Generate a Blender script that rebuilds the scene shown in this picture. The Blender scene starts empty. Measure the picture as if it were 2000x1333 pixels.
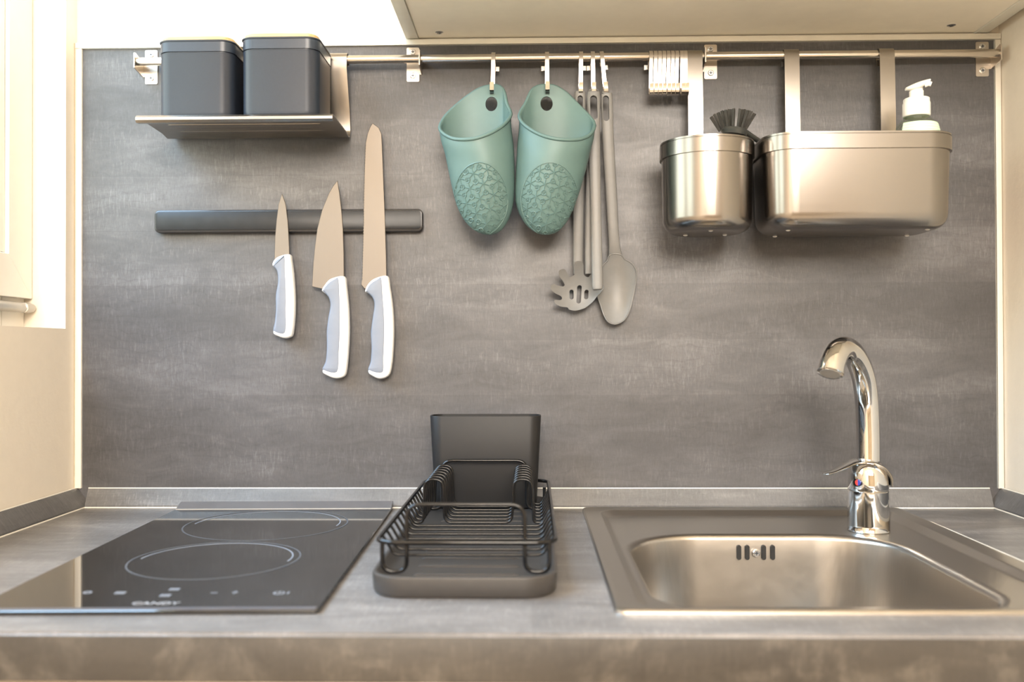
import bpy, bmesh, math, random
from mathutils import Vector, Matrix
from mathutils.bvhtree import BVHTree
from mathutils.geometry import tessellate_polygon

# ------------------------------------------------------------------ camera
C = bpy.context.scene.collection
SC = bpy.context.scene
TOP = 0.90                       # worktop height
F = 1800.0                       # focal length in pixels of the 2000 x 1333 frame
CAM = Vector((0.0, -1.31, TOP + 0.2227))
YAW, PITCH, ROLL = 0.02130656, 0.00953342, -0.00302331
ROT = (Matrix.Rotation(YAW, 3, 'Z') @ Matrix.Rotation(PITCH, 3, 'X')
       @ Matrix(((1, 0, 0), (0, 0, -1), (0, 1, 0))) @ Matrix.Rotation(ROLL, 3, 'Z'))
cam_data = bpy.data.cameras.new('camera')
cam_data.sensor_width = 36.0
cam_data.lens = 36.0 * F / 2000.0
cam_data.clip_start = 0.02
cam_data.dof.use_dof = True
cam_data.dof.focus_distance = 1.24
cam_data.dof.aperture_fstop = 3.6
cam = bpy.data.objects.new('camera', cam_data)
C.objects.link(cam)
cam.matrix_world = Matrix.Translation(CAM) @ ROT.to_4x4()
SC.camera = cam

# ------------------------------------------------------------------ world, lamps, exposure
SC.view_settings.view_transform = 'Standard'
SC.view_settings.look = 'None'
SC.view_settings.gamma = 1.0
SC.view_settings.use_curve_mapping = False
SC.view_settings.exposure = 0.0

SKY_COLOR, SKY_STRENGTH = (0.52, 0.73, 1.0), 24.0
TREE_COLOR, TREE_STRENGTH = (0.82, 0.86, 0.76), 6.5
world = bpy.data.worlds.new('sky')
SC.world = world
world.use_nodes = True
wn, wl = world.node_tree.nodes, world.node_tree.links
wb = wn['Background']
wb.inputs['Strength'].default_value = 1.0
wtc = wn.new('ShaderNodeTexCoord')
wsep = wn.new('ShaderNodeSeparateXYZ')
wr = wn.new('ShaderNodeMapRange')            # garden greenery up to a tree line, open sky above it
wr.interpolation_type = 'SMOOTHSTEP'
wr.inputs[1].default_value = 0.32
wr.inputs[2].default_value = 0.52
wm = wn.new('ShaderNodeMix')
wm.data_type = 'RGBA'
wm.inputs[6].default_value = (*[c * TREE_STRENGTH for c in TREE_COLOR], 1)
wm.inputs[7].default_value = (*[c * SKY_STRENGTH for c in SKY_COLOR], 1)
wl.new(wtc.outputs['Generated'], wsep.inputs[0])
wl.new(wsep.outputs[2], wr.inputs[0])
wl.new(wr.outputs[0], wm.inputs[0])
wl.new(wm.outputs[2], wb.inputs['Color'])


def area(name, loc, rot, sx, sy, energy, color, portal=False):
    l = bpy.data.lights.new(name, 'AREA')
    l.shape = 'RECTANGLE'
    l.size, l.size_y = sx, sy
    l.energy = energy
    l.color = color
    if portal:
        l.cycles.is_portal = True
    o = bpy.data.objects.new(name, l)
    C.objects.link(o)
    o.location = loc
    o.rotation_euler = rot
    return o


WARM = (1.0, 0.905, 0.79)
area('window_portal', (-0.80, -0.575, TOP + 0.78), (0, -math.pi / 2, 0), 1.06, 1.11, 1, (1, 1, 1), portal=True)
area('warm_room_fill', (0.25, -3.0, 2.05), (math.radians(52), 0, 0), 1.3, 0.9, 134, WARM)  # unseen warm room light, lowered and tilted to fill the shade under the cabinet
bulb = bpy.data.lights.new('warm_bulb', 'POINT')
bulb.energy = 9
bulb.color = (1.0, 0.58, 0.26)
bulb.shadow_soft_size = 0.05
bo = bpy.data.objects.new('warm_bulb', bulb)
C.objects.link(bo)
bo.location = (-0.2, -2.5, 1.85)


# ------------------------------------------------------------------ pixel helpers
def ray(u, v):
    return ROT @ Vector(((u - 1000) / F, -(v - 666.5) / F, -1))


def at(u, v, Z):
    """point seen at pixel (u, v), at distance Z in front of the camera plane (world y = Z - 1.31)"""
    d = ray(u, v)
    return CAM + d * (Z / d.y)


def on(u, v, z):
    """point seen at pixel (u, v) on the horizontal plane at height z above the worktop"""
    d = ray(u, v)
    return CAM + d * ((TOP + z - CAM.z) / d.z)


def crop(pts, ox, oy, s):
    return [(ox + x / s, oy + y / s) for x, y in pts]


# ------------------------------------------------------------------ materials
MATS = {}


class NT:
    def __init__(self, m):
        self.t = m.node_tree
        self.n = self.t.nodes
        self.b = self.n['Principled BSDF']

    def node(self, kind, **kw):
        x = self.n.new(kind)
        for k, v in kw.items():
            setattr(x, k, v)
        return x

    def link(self, a, b):
        self.t.links.new(a, b)

    def math(self, op, a, b=None):
        x = self.node('ShaderNodeMath', operation=op)
        for i, v in enumerate((a, b)):
            if v is None:
                continue
            if isinstance(v, (int, float)):
                x.inputs[i].default_value = v
            else:
                self.link(v, x.inputs[i])
        return x.outputs[0]

    def mix(self, fac, a, b, mode='MIX'):
        x = self.node('ShaderNodeMix', data_type='RGBA', blend_type=mode)
        for i, v in ((0, fac), (6, a), (7, b)):
            if isinstance(v, (int, float)):
                x.inputs[i].default_value = v
            elif isinstance(v, tuple):
                x.inputs[i].default_value = (*v, 1) if len(v) == 3 else v
            else:
                self.link(v, x.inputs[i])
        return x.outputs[2]

    def ramp(self, fac, stops):
        x = self.node('ShaderNodeValToRGB')
        e = x.color_ramp.elements
        while len(e) < len(stops):
            e.new(0.5)
        for i, (p, c) in enumerate(stops):
            e[i].position = p
            e[i].color = (*c, 1) if isinstance(c, tuple) else (c, c, c, 1)
        self.link(fac, x.inputs[0])
        return x.outputs[0]

    def noise(self, vec, scale, detail=4, rough=0.55, dist=0.0):
        x = self.node('ShaderNodeTexNoise')
        x.inputs['Scale'].default_value = scale
        x.inputs['Detail'].default_value = detail
        x.inputs['Roughness'].default_value = rough
        x.inputs['Distortion'].default_value = dist
        self.link(vec, x.inputs['Vector'])
        return x.outputs[0]

    def map(self, vec, scale=(1, 1, 1), loc=(0, 0, 0), rot=(0, 0, 0)):
        x = self.node('ShaderNodeMapping')
        x.inputs['Scale'].default_value = scale
        x.inputs['Location'].default_value = loc
        x.inputs['Rotation'].default_value = rot
        self.link(vec, x.inputs['Vector'])
        return x.outputs[0]

    def bump(self, h, strength, dist=0.001):
        x = self.node('ShaderNodeBump')
        x.inputs['Strength'].default_value = strength
        x.inputs['Distance'].default_value = dist
        self.link(h, x.inputs['Height'])
        self.link(x.outputs[0], self.b.inputs['Normal'])
        return x.outputs[0]

    def obj(self):
        return self.node('ShaderNodeTexCoord').outputs['Object']


def material(name, color=(0.5, 0.5, 0.5), rough=0.5, metal=0.0, **kw):
    m = bpy.data.materials.new(name)
    m.use_nodes = True
    t = NT(m)
    t.b.inputs['Base Color'].default_value = (*color, 1)
    t.b.inputs['Roughness'].default_value = rough
    t.b.inputs['Metallic'].default_value = metal
    for k, v in kw.items():
        t.b.inputs[k].default_value = v
    MATS[name] = m
    return m, t


def plain(name, color, rough, metal=0.0, var=0.06, nscale=40.0, bump=0.0, **kw):
    """principled with a faint noise variation in tone and relief"""
    m, t = material(name, color, rough, metal, **kw)
    v = t.obj()
    n = t.noise(v, nscale, 3)
    lo = tuple(c * (1 - var) for c in color)
    hi = tuple(min(1, c * (1 + var)) for c in color)
    t.link(t.ramp(n, [(0.3, lo), (0.7, hi)]), t.b.inputs['Base Color'])
    if bump:
        t.bump(n, bump)
    return m


def brushed(name, color, rough, stretch, amt=0.06, rvar=0.05):
    """metal with a fine directional grain"""
    m, t = material(name, color, rough, 1.0)
    v = t.map(t.obj(), stretch)
    n = t.noise(v, 1.0, 3, 0.6)
    t.link(t.ramp(n, [(0.25, tuple(c * (1 - amt) for c in color)), (0.75, tuple(min(1, c * (1 + amt)) for c in color))]),
           t.b.inputs['Base Color'])
    r = t.node('ShaderNodeMapRange')
    r.inputs[3].default_value = rough - rvar
    r.inputs[4].default_value = rough + rvar
    t.link(n, r.inputs[0])
    t.link(r.outputs[0], t.b.inputs['Roughness'])
    return m


def laminate(name, axes, tone=1.0, tint=(1.0, 0.96, 0.925), blotch=0.0, rough=0.42):
    """grey wood-decor laminate: boards, soft patches, grain figure and short cross scratches"""
    m, t = material(name, (0.2, 0.18, 0.17), rough)
    sep = t.node('ShaderNodeSeparateXYZ')
    t.link(t.obj(), sep.inputs[0])
    comb = t.node('ShaderNodeCombineXYZ')
    ax = {'x': sep.outputs[0], 'y': sep.outputs[1], 'z': sep.outputs[2], 'yz': t.math('ADD', sep.outputs[1], sep.outputs[2])}
    t.link(ax[axes[0]], comb.inputs[0])
    t.link(ax[axes[1]], comb.inputs[1])
    v = comb.outputs[0]
    br = t.node('ShaderNodeTexBrick')
    br.offset = 0.37
    br.inputs['Color1'].default_value = (0, 0, 0, 1)
    br.inputs['Color2'].default_value = (1, 1, 1, 1)
    br.inputs['Mortar'].default_value = (0.25, 0.25, 0.25, 1)
    br.inputs['Scale'].default_value = 1.0
    br.inputs['Mortar Size'].default_value = 0.0005
    br.inputs['Brick Width'].default_value = 1.15
    br.inputs['Row Height'].default_value = 0.079
    wob = t.noise(t.map(v, (3, 8, 1)), 1.0, 2)
    vv = t.node('ShaderNodeVectorMath', operation='ADD')
    t.link(v, vv.inputs[0])
    cw = t.node('ShaderNodeCombineXYZ')
    t.link(t.math('MULTIPLY', t.math('SUBTRACT', wob, 0.5), 0.004), cw.inputs[1])
    t.link(cw.outputs[0], vv.inputs[1])
    t.link(vv.outputs[0], br.inputs['Vector'])
    board = br.outputs['Color']
    patch = t.noise(t.map(v, (2.2, 6.5, 1), (3.1, 1.7, 0)), 1.6, 5, 0.6, 0.4)
    cloud = t.noise(t.map(v, (7, 22, 1), (9, 4, 0)), 1.5, 6, 0.65, 0.8)
    scr = t.noise(t.map(v, (300, 48, 1)), 1.0, 3, 0.65, 0.25)
    scr2 = t.noise(t.map(v, (760, 150, 1), (0.3, 0, 0), (0, 0, 0.10)), 1.0, 2, 0.7)
    where = t.ramp(t.noise(t.map(v, (5, 17, 1), (1.3, 8.2, 0)), 1.0, 3, 0.6), [(0.38, 0.15), (0.62, 1.0)])
    stroke = t.math('MULTIPLY', t.ramp(scr, [(0.50, 0.0), (0.70, 1.0)]), where)
    dark = t.ramp(t.noise(t.map(v, (260, 40, 1), (5, 2, 0)), 1.0, 3, 0.7, 0.3), [(0.30, 1.0), (0.46, 0.0)])
    fig = t.node('ShaderNodeTexWave', wave_type='BANDS', bands_direction='Y')
    fig.inputs['Scale'].default_value = 5.0
    fig.inputs['Distortion'].default_value = 11.0
    fig.inputs['Detail'].default_value = 2.0
    fig.inputs['Detail Scale'].default_value = 0.9
    t.link(t.map(v, (3.4, 5.0, 1)), fig.inputs['Vector'])
    fw = t.ramp(fig.outputs['Fac'], [(0.0, 0.0), (0.06, 1.0)])
    base = t.math('ADD', t.math('MULTIPLY', patch, 0.72), t.math('MULTIPLY', cloud, 0.50))
    base = t.math('ADD', base, t.math('MULTIPLY', board, 0.13))
    base = t.math('ADD', base, t.math('MULTIPLY', stroke, 0.20))
    base = t.math('ADD', base, t.math('MULTIPLY', dark, -0.07))
    base = t.math('ADD', base, t.math('MULTIPLY', t.math('SUBTRACT', scr2, 0.5), 0.26))
    base = t.math('ADD', base, t.math('MULTIPLY', t.math('MULTIPLY', t.math('SUBTRACT', fw, 1.0), where), 0.07))
    if blotch:
        bl = t.noise(t.map(v, (16, 16, 1), (2.4, 0.7, 0)), 1.0, 6, 0.62, 0.5)
        bl = t.ramp(bl, [(0.5, 0.0), (0.62, 1.0)])
        base = t.math('ADD', base, t.math('MULTIPLY', bl, blotch))

    def c(x):
        return tuple(x * tone * k for k in tint)
    col = t.ramp(base, [(0.30, c(0.100)), (0.56, c(0.170)), (0.72, c(0.225)), (1.0, c(0.40))])
    t.link(col, t.b.inputs['Base Color'])
    rr = t.node('ShaderNodeMapRange')
    rr.inputs[3].default_value = rough + 0.10
    rr.inputs[4].default_value = rough - 0.10
    t.link(cloud, rr.inputs[0])
    t.link(rr.outputs[0], t.b.inputs['Roughness'])
    h = t.math('ADD', t.math('MULTIPLY', scr, 0.6), t.math('MULTIPLY', scr2, 0.5))
    t.bump(h, 0.30, 0.0006)
    return m


def plaster(name, color):
    m, t = material(name, color, 0.85)
    n = t.noise(t.obj(), 55, 4, 0.6)
    t.link(t.ramp(n, [(0.3, tuple(c * 0.97 for c in color)), (0.7, color)]), t.b.inputs['Base Color'])
    t.bump(n, 0.25, 0.002)
    return m


WALL_PAINT = plaster('wall_paint', (0.80, 0.725, 0.62))
CEIL_PAINT = plaster('ceiling_paint', (0.80, 0.75, 0.66))
FLOOR_M = laminate('floor_laminate', 'xy', 2.4, (1.0, 0.86, 0.68))
PANEL_M = laminate('panel_laminate', 'xz', 0.36, (1.0, 0.975, 1.03))
TOP_M = laminate('worktop_laminate', ('x', 'yz'), 0.78, (1.0, 0.95, 0.93), 0.0, 0.38)
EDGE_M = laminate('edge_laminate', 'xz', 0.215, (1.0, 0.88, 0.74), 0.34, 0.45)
UPST_M = laminate('upstand_laminate', ('x', 'yz'), 0.58, (1.0, 0.98, 0.98), 0.0, 0.40)
UPSTY_M = laminate('side_upstand_laminate', ('y', 'z'), 0.58, (1.0, 0.98, 0.98), 0.0, 0.40)
TRIM_M = plain('trim_aluminium', (0.80, 0.77, 0.70), 0.40, 0.25, 0.02)
SEAL_M = plain('seal_white', (0.80, 0.76, 0.68), 0.4)
CAB_M = plain('cabinet_melamine', (0.87, 0.815, 0.70), 0.42, 0, 0.02)
CABE_M = plain('cabinet_edge', (0.76, 0.73, 0.64), 0.40, 0, 0.02)
PVC_M = plain('window_pvc', (0.82, 0.78, 0.70), 0.32, 0, 0.015)
GREY_M = plain('hinge_grey', (0.45, 0.44, 0.42), 0.35, 0.6)
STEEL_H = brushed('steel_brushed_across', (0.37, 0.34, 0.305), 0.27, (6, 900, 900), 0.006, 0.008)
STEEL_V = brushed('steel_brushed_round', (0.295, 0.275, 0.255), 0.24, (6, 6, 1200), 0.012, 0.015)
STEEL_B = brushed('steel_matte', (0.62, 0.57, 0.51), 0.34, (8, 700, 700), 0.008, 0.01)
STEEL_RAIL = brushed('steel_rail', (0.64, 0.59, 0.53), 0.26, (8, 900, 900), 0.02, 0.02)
STEEL_HOOK = brushed('steel_hook', (0.70, 0.66, 0.62), 0.24, (300, 30, 30), 0.01, 0.01)
SINK_M = brushed('sink_steel', (0.475, 0.445, 0.405), 0.30, (40, 700, 40), 0.04, 0.04)
CHROME = plain('chrome', (0.66, 0.65, 0.635), 0.05, 1.0, 0.01)
BLADE_M = brushed('blade_steel', (0.18, 0.158, 0.136), 0.50, (900, 900, 20), 0.02, 0.03)
SCREW_M = plain('screw_zinc', (0.75, 0.76, 0.78), 0.25, 1.0)
RECESS_M = plain('screw_recess', (0.10, 0.11, 0.13), 0.4, 0.8)
CAN_M = plain('canister_paint', (0.022, 0.029, 0.043), 0.34, 0, 0.04, 300)
BAMBOO = None
STRIP_M = plain('knife_strip_black', (0.022, 0.022, 0.024), 0.22)
STRIPF_M = plain('knife_strip_face', (0.020, 0.021, 0.023), 0.34, 0.0, 0.15, 60, **{'Specular IOR Level': 0.25})
WHITE_PL = plain('handle_white', (0.80, 0.80, 0.79), 0.35)
GREY_RUB = plain('handle_grey', (0.19, 0.215, 0.265), 0.5)
TEAL = plain('teal_silicone', (0.102, 0.176, 0.168), 0.50, 0, 0.03, 60)
NYLON = plain('grey_nylon', (0.185, 0.185, 0.182), 0.45, 0, 0.04, 80)
BRISTLE_M = plain('bristle_grey', (0.040, 0.039, 0.036), 0.5, 0, 0.2, 200)
BRUSH_M = plain('brush_plastic', (0.05, 0.053, 0.05), 0.32)
PUMP_M = plain('pump_white', (0.85, 0.84, 0.80), 0.35, 0, 0.01)
LABEL_G = None
WIRE_M = plain('wire_black', (0.006, 0.006, 0.0065), 0.16, **{'Specular IOR Level': 0.42})
TRAY_M = plain('tray_grey', (0.045, 0.041, 0.038), 0.42, 0, 0.04, 120)
CADDY_M = plain('caddy_grey', (0.014, 0.0138, 0.0142), 0.45, 0, 0.03, 120, **{'Specular IOR Level': 0.25})
HOB_MARK = plain('hob_marking', (0.22, 0.24, 0.28), 0.5)
HOB_RING = plain('hob_ring', (0.085, 0.09, 0.10), 0.5)
HOB_TRIM = plain('hob_trim', (0.16, 0.15, 0.15), 0.35, 0.3)
BLACK = plain('matte_black', (0.008, 0.008, 0.008), 0.6)
RED_M = plain('dot_red', (0.65, 0.05, 0.04), 0.35)
BLUE_M = plain('dot_blue', (0.03, 0.05, 0.30), 0.35)
RUBBER = plain('rubber_foot_clear', (0.62, 0.60, 0.56), 0.3)


def _hob():
    m, t = material('hob_glass', (0.008, 0.008, 0.009), 0.05, IOR=1.85)
    n = t.noise(t.obj(), 900, 2)
    t.link(t.ramp(n, [(0.4, 0.008), (0.75, 0.03)]), t.b.inputs['Base Color'])
    t.bump(n, 0.015, 0.0003)
    return m


HOB_M = _hob()


def _bamboo():
    m, t = material('bamboo_lid', (0.60, 0.40, 0.19), 0.45)
    n = t.noise(t.map(t.obj(), (30, 400, 400)), 1.0, 3)
    t.link(t.ramp(n, [(0.3, (0.50, 0.32, 0.14)), (0.7, (0.66, 0.46, 0.23))]), t.b.inputs['Base Color'])
    return m


BAMBOO = _bamboo()


def _clear(name, tint, fac):
    """clear sheet: lets light straight through, mirrors a little of it"""
    m = bpy.data.materials.new(name)
    m.use_nodes = True
    nt = m.node_tree
    nt.nodes.remove(nt.nodes['Principled BSDF'])
    tr = nt.nodes.new('ShaderNodeBsdfTransparent')
    tr.inputs[0].default_value = (*tint, 1)
    gl = nt.nodes.new('ShaderNodeBsdfGlossy')
    gl.inputs['Roughness'].default_value = 0.03
    mx = nt.nodes.new('ShaderNodeMixShader')
    mx.inputs[0].default_value = fac
    nt.links.new(tr.outputs[0], mx.inputs[1])
    nt.links.new(gl.outputs[0], mx.inputs[2])
    nt.links.new(mx.outputs[0], nt.nodes['Material Output'].inputs[0])
    return m


GLASS = _clear('window_glass', (0.96, 0.98, 0.97), 0.06)
BOTTLE_M = _clear('bottle_plastic', (0.92, 0.96, 0.90), 0.14)
SOAP_M = plain('soap_green', (0.10, 0.42, 0.18), 0.25)


def _label():
    m, t = material('soap_label', (0.62, 0.78, 0.62), 0.45)
    w = t.node('ShaderNodeTexWave', wave_type='BANDS', bands_direction='Z')
    w.inputs['Scale'].default_value = 90
    w.inputs['Distortion'].default_value = 1.0
    t.link(t.obj(), w.inputs['Vector'])
    t.link(t.ramp(w.outputs['Fac'], [(0.3, (0.50, 0.72, 0.55)), (0.8, (0.68, 0.80, 0.66))]), t.b.inputs['Base Color'])
    return m


LABEL_G = _label()


# ------------------------------------------------------------------ object helpers
def thing(name, label, cat, loc, group=None, rot=None):
    o = bpy.data.objects.new(name, None)
    o.empty_display_size = 0.02
    C.objects.link(o)
    o.location = loc
    if rot:
        o.rotation_euler = rot
    o['label'] = label
    o['category'] = cat
    if group:
        o['group'] = group
    return o


def root_matrix(o):
    while o.parent:
        o = o.parent
    return Matrix.Translation(o.location) @ o.rotation_euler.to_matrix().to_4x4()


def part(name, bm, mat, parent, smooth=30, label=None, local=False):
    """link a bmesh (world coordinates unless local) as one mesh object under a thing or part"""
    me = bpy.data.meshes.new(name)
    if not local:
        bm.transform(root_matrix(parent).inverted())
    bmesh.ops.recalc_face_normals(bm, faces=bm.faces)
    bm.to_mesh(me)
    bm.free()
    return _obj(name, me, mat, parent, smooth, label)


def _obj(name, me, mat, parent, smooth=30, label=None):
    for mm in (mat if isinstance(mat, (list, tuple)) else [mat]):
        me.materials.append(mm)
    if smooth:
        shade(me, smooth)
    o = bpy.data.objects.new(name, me)
    C.objects.link(o)
    if parent:
        o.parent = parent
    if label:
        o['label'] = label
    return o


def shade(me, angle):
    """smooth faces, sharp edges above the angle"""
    bm = bmesh.new()
    bm.from_mesh(me)
    lim = math.radians(angle)
    for f in bm.faces:
        f.smooth = True
    for e in bm.edges:
        if len(e.link_faces) == 2:
            e.smooth = e.calc_face_angle(0) < lim
    bm.to_mesh(me)
    bm.free()


def solo(name, bm, mat, loc, label, cat, group=None, smooth=30):
    me = bpy.data.meshes.new(name)
    bm.transform(Matrix.Translation(-Vector(loc)))
    bmesh.ops.recalc_face_normals(bm, faces=bm.faces)
    bm.to_mesh(me)
    bm.free()
    o = _obj(name, me, mat, None, smooth)
    o.location = loc
    o['label'] = label
    o['category'] = cat
    if group:
        o['group'] = group
    return o


def struct(name, bm, mat, parent=None, smooth=30):
    me = bpy.data.meshes.new(name)
    bmesh.ops.recalc_face_normals(bm, faces=bm.faces)
    bm.to_mesh(me)
    bm.free()
    o = _obj(name, me, mat, parent, smooth)
    if not parent:
        o['kind'] = 'structure'
    return o


def dup(o, parent=None):
    c = o.copy()
    C.objects.link(c)
    if parent:
        c.parent = parent
    for ch in list(o.children):
        dup(ch, c)
    return c


# ------------------------------------------------------------------ mesh helpers
def box(bm, x0, x1, y0, y1, z0, z1, bevel=0.0, seg=2):
    vs = [bm.verts.new((x, y, z)) for z in (z0, z1) for y in (y0, y1) for x in (x0, x1)]
    idx = [(0, 1, 3, 2), (4, 5, 7, 6), (0, 1, 5, 4), (2, 3, 7, 6), (0, 2, 6, 4), (1, 3, 7, 5)]
    fs = [bm.faces.new([vs[i] for i in f]) for f in idx]
    if bevel:
        es = list({e for f in fs for e in f.edges})
        bmesh.ops.bevel(bm, geom=es, offset=bevel, segments=seg, affect='EDGES', profile=0.5)
    return bm


def newbox(*a, **k):
    return box(bmesh.new(), *a, **k)


def loft(bm, rings, cap0=True, cap1=True, closed=True):
    vr = [[bm.verts.new(p) for p in r] for r in rings]
    n = len(vr[0])
    for a, b in zip(vr, vr[1:]):
        for i in range(n if closed else n - 1):
            j = (i + 1) % n
            bm.faces.new((a[i], a[j], b[j], b[i]))
    for on_, ring in ((cap0, vr[0]), (cap1, vr[-1])):
        if not on_:
            continue
        if n <= 60:
            bm.faces.new(ring)
        else:                                    # long concave outlines: a proper triangulation
            for tri in tessellate_polygon([[v.co for v in ring]]):
                try:
                    bm.faces.new([ring[i] for i in tri])
                except ValueError:
                    pass
    return bm


def rrect(cx, cy, w, d, r, n=6):
    """rounded rectangle, counter-clockwise, 4*(n+1) points; r one radius or four (++ , -+, --, +-)"""
    if not isinstance(r, (list, tuple)):
        r = [r] * 4
    pts = []
    for k, (sx, sy) in enumerate(((1, 1), (-1, 1), (-1, -1), (1, -1))):
        rr = r[k]
        ox, oy = cx + sx * (w / 2 - rr), cy + sy * (d / 2 - rr)
        for i in range(n + 1):
            a = math.pi / 2 * (k + i / n)
            pts.append((ox + rr * math.cos(a), oy + rr * math.sin(a)))
    return pts


def flat(pts, z):
    return [(x, y, z) for x, y in pts]


def frames(path, closed=False):
    P = [Vector(p) for p in path]
    n = len(P)
    T = []
    for i in range(n):
        if closed:
            t = P[(i + 1) % n] - P[i - 1]
        else:
            t = P[min(i + 1, n - 1)] - P[max(i - 1, 0)]
        T.append(t.normalized())
    ref = Vector((0, 0, 1)) if abs(T[0].z) < 0.9 else Vector((0, 1, 0))
    N = (ref - T[0] * ref.dot(T[0])).normalized()
    out = []
    for i in range(n):
        if i:
            ax = T[i - 1].cross(T[i])
            if ax.length > 1e-9:
                N = Matrix.Rotation(T[i - 1].angle(T[i]), 3, ax) @ N
            N = (N - T[i] * N.dot(T[i])).normalized()
        out.append((P[i], T[i], N.copy(), T[i].cross(N)))
    return out


def tube(bm, path, r, seg=8, closed=False, cap=True):
    fr = frames(path, closed)
    rs = r if isinstance(r, (list, tuple)) else [r] * len(fr)
    rings = [[p + (nn * math.cos(a) + b * math.sin(a)) * rr for a in (2 * math.pi * k / seg for k in range(seg))]
             for (p, t, nn, b), rr in zip(fr, rs)]
    if closed:
        rings.append(rings[0])
        loft(bm, rings, False, False)
        bmesh.ops.remove_doubles(bm, verts=bm.verts, dist=1e-6)
    else:
        loft(bm, rings, cap, cap)
    return bm


def fillet(pts, r, n=5, closed=False):
    """round the corners of a polyline; r one radius or a list"""
    P = [Vector(p) for p in pts]
    out = []
    m = len(P)
    for i in range(m):
        if not closed and i in (0, m - 1):
            out.append(P[i])
            continue
        a, b, c = P[i - 1], P[i], P[(i + 1) % m]
        rr = r[i] if isinstance(r, (list, tuple)) else r
        u, v = (a - b), (c - b)
        lim = min(u.length, v.length) * 0.49
        ang = u.angle(v)
        if ang > math.pi - 1e-3 or rr <= 0:
            out.append(b)
            continue
        d = min(rr / math.tan(ang / 2), lim)
        p0, p1 = b + u.normalized() * d, b + v.normalized() * d
        for k in range(n + 1):
            s = k / n
            out.append(p0 * (1 - s) ** 2 + b * 2 * s * (1 - s) + p1 * s ** 2)
    return out


def spline(pts, n=8, closed=False):
    """Catmull-Rom through the points"""
    P = [Vector(p) for p in pts]
    m = len(P)
    out = []
    for i in range(m if closed else m - 1):
        if closed:
            p0, p1, p2, p3 = P[i - 1], P[i], P[(i + 1) % m], P[(i + 2) % m]
        else:
            p1, p2 = P[i], P[i + 1]
            p0 = P[i - 1] if i else p1 * 2 - p2
            p3 = P[i + 2] if i + 2 < m else p2 * 2 - p1
        for k in range(n):
            s = k / n
            out.append(0.5 * (2 * p1 + (p2 - p0) * s + (2 * p0 - 5 * p1 + 4 * p2 - p3) * s * s
                              + (3 * p1 - p0 - 3 * p2 + p3) * s ** 3))
    if not closed:
        out.append(P[-1])
    return out


def lathe(bm, prof, c, seg=32, sx=1.0, sy=1.0):
    """profile [(r, z)] turned about the vertical through c"""
    rings = [[(c[0] + r * sx * math.cos(a), c[1] + r * sy * math.sin(a), c[2] + z)
              for a in (2 * math.pi * k / seg for k in range(seg))] for r, z in prof]
    return loft(bm, rings, True, True)


def slab(bm, outline, y0, y1, bevel=0.0, seg=2):
    """plate with an outline given in the x-z plane, between depths y0 and y1"""
    a = [bm.verts.new((p[0], y0, p[1])) for p in outline]
    b = [bm.verts.new((p[0], y1, p[1])) for p in outline]
    n = len(a)
    f0 = bm.faces.new(a)
    f1 = bm.faces.new(list(reversed(b)))
    for i in range(n):
        j = (i + 1) % n
        bm.faces.new((a[i], b[i], b[j], a[j]))
    bmesh.ops.recalc_face_normals(bm, faces=bm.faces)
    if bevel:
        es = list(set(f0.edges) | set(f1.edges))
        bmesh.ops.bevel(bm, geom=es, offset=bevel, segments=seg, affect='EDGES', profile=0.5, clamp_overlap=True)
    return bm


def disc(bm, c, r, n, axis, depth=0.0006, seg=20):
    """thin round plate facing axis"""
    ax = Vector(axis).normalized()
    u = ax.orthogonal().normalized()
    v = ax.cross(u)
    c = Vector(c)
    rings = [[c + ax * d + (u * math.cos(a) + v * math.sin(a)) * rr for a in (2 * math.pi * k / seg for k in range(seg))]
             for d, rr in ((0, r), (depth * 0.6, r), (depth, r * 0.8))]
    return loft(bm, rings)


def _tmp(bm):
    me = bpy.data.meshes.new('tmp')
    bmesh.ops.recalc_face_normals(bm, faces=bm.faces)
    bm.to_mesh(me)
    bm.free()
    o = bpy.data.objects.new('tmp', me)
    C.objects.link(o)
    return o


def boolean(bm, cuts, op='DIFFERENCE'):
    """bm minus (or intersected with) each cutter bmesh; returns a new bmesh"""
    o = _tmp(bm)
    cs = [_tmp(c) for c in cuts]
    for c in cs:
        m = o.modifiers.new('b', 'BOOLEAN')
        m.operation = op
        m.object = c
        m.solver = 'EXACT'
    need = 0.3 * len(o.data.vertices) if op == 'DIFFERENCE' else 20
    for solver, self_cut in (('EXACT', False), ('EXACT', True), ('FAST', False)):
        for m in o.modifiers:
            m.solver = solver
            m.use_self = self_cut
        bpy.context.view_layer.update()
        dg = bpy.context.evaluated_depsgraph_get()
        me = bpy.data.meshes.new_from_object(o.evaluated_get(dg))
        if len(me.vertices) >= need:
            break
    out = bmesh.new()
    out.from_mesh(me)
    for x in [o] + cs:
        d = x.data
        bpy.data.objects.remove(x)
        bpy.data.meshes.remove(d)
    bpy.data.meshes.remove(me)
    return out


def px_outline(pts, Z, n=0, closed=True):
    """pixel outline -> [(x, z)] at distance Z, optionally smoothed"""
    P = [at(u, v, Z) for u, v in pts]
    if n:
        P = spline(P, n, closed)
    return [(p.x, p.z) for p in P]


# ------------------------------------------------------------------ the setting
XL = at(147, 500, 1.31).x          # side walls
XR = at(1957, 500, 1.31).x
ZC = CAM.z
FRONT = -4.2
CEIL = 2.5

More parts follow.
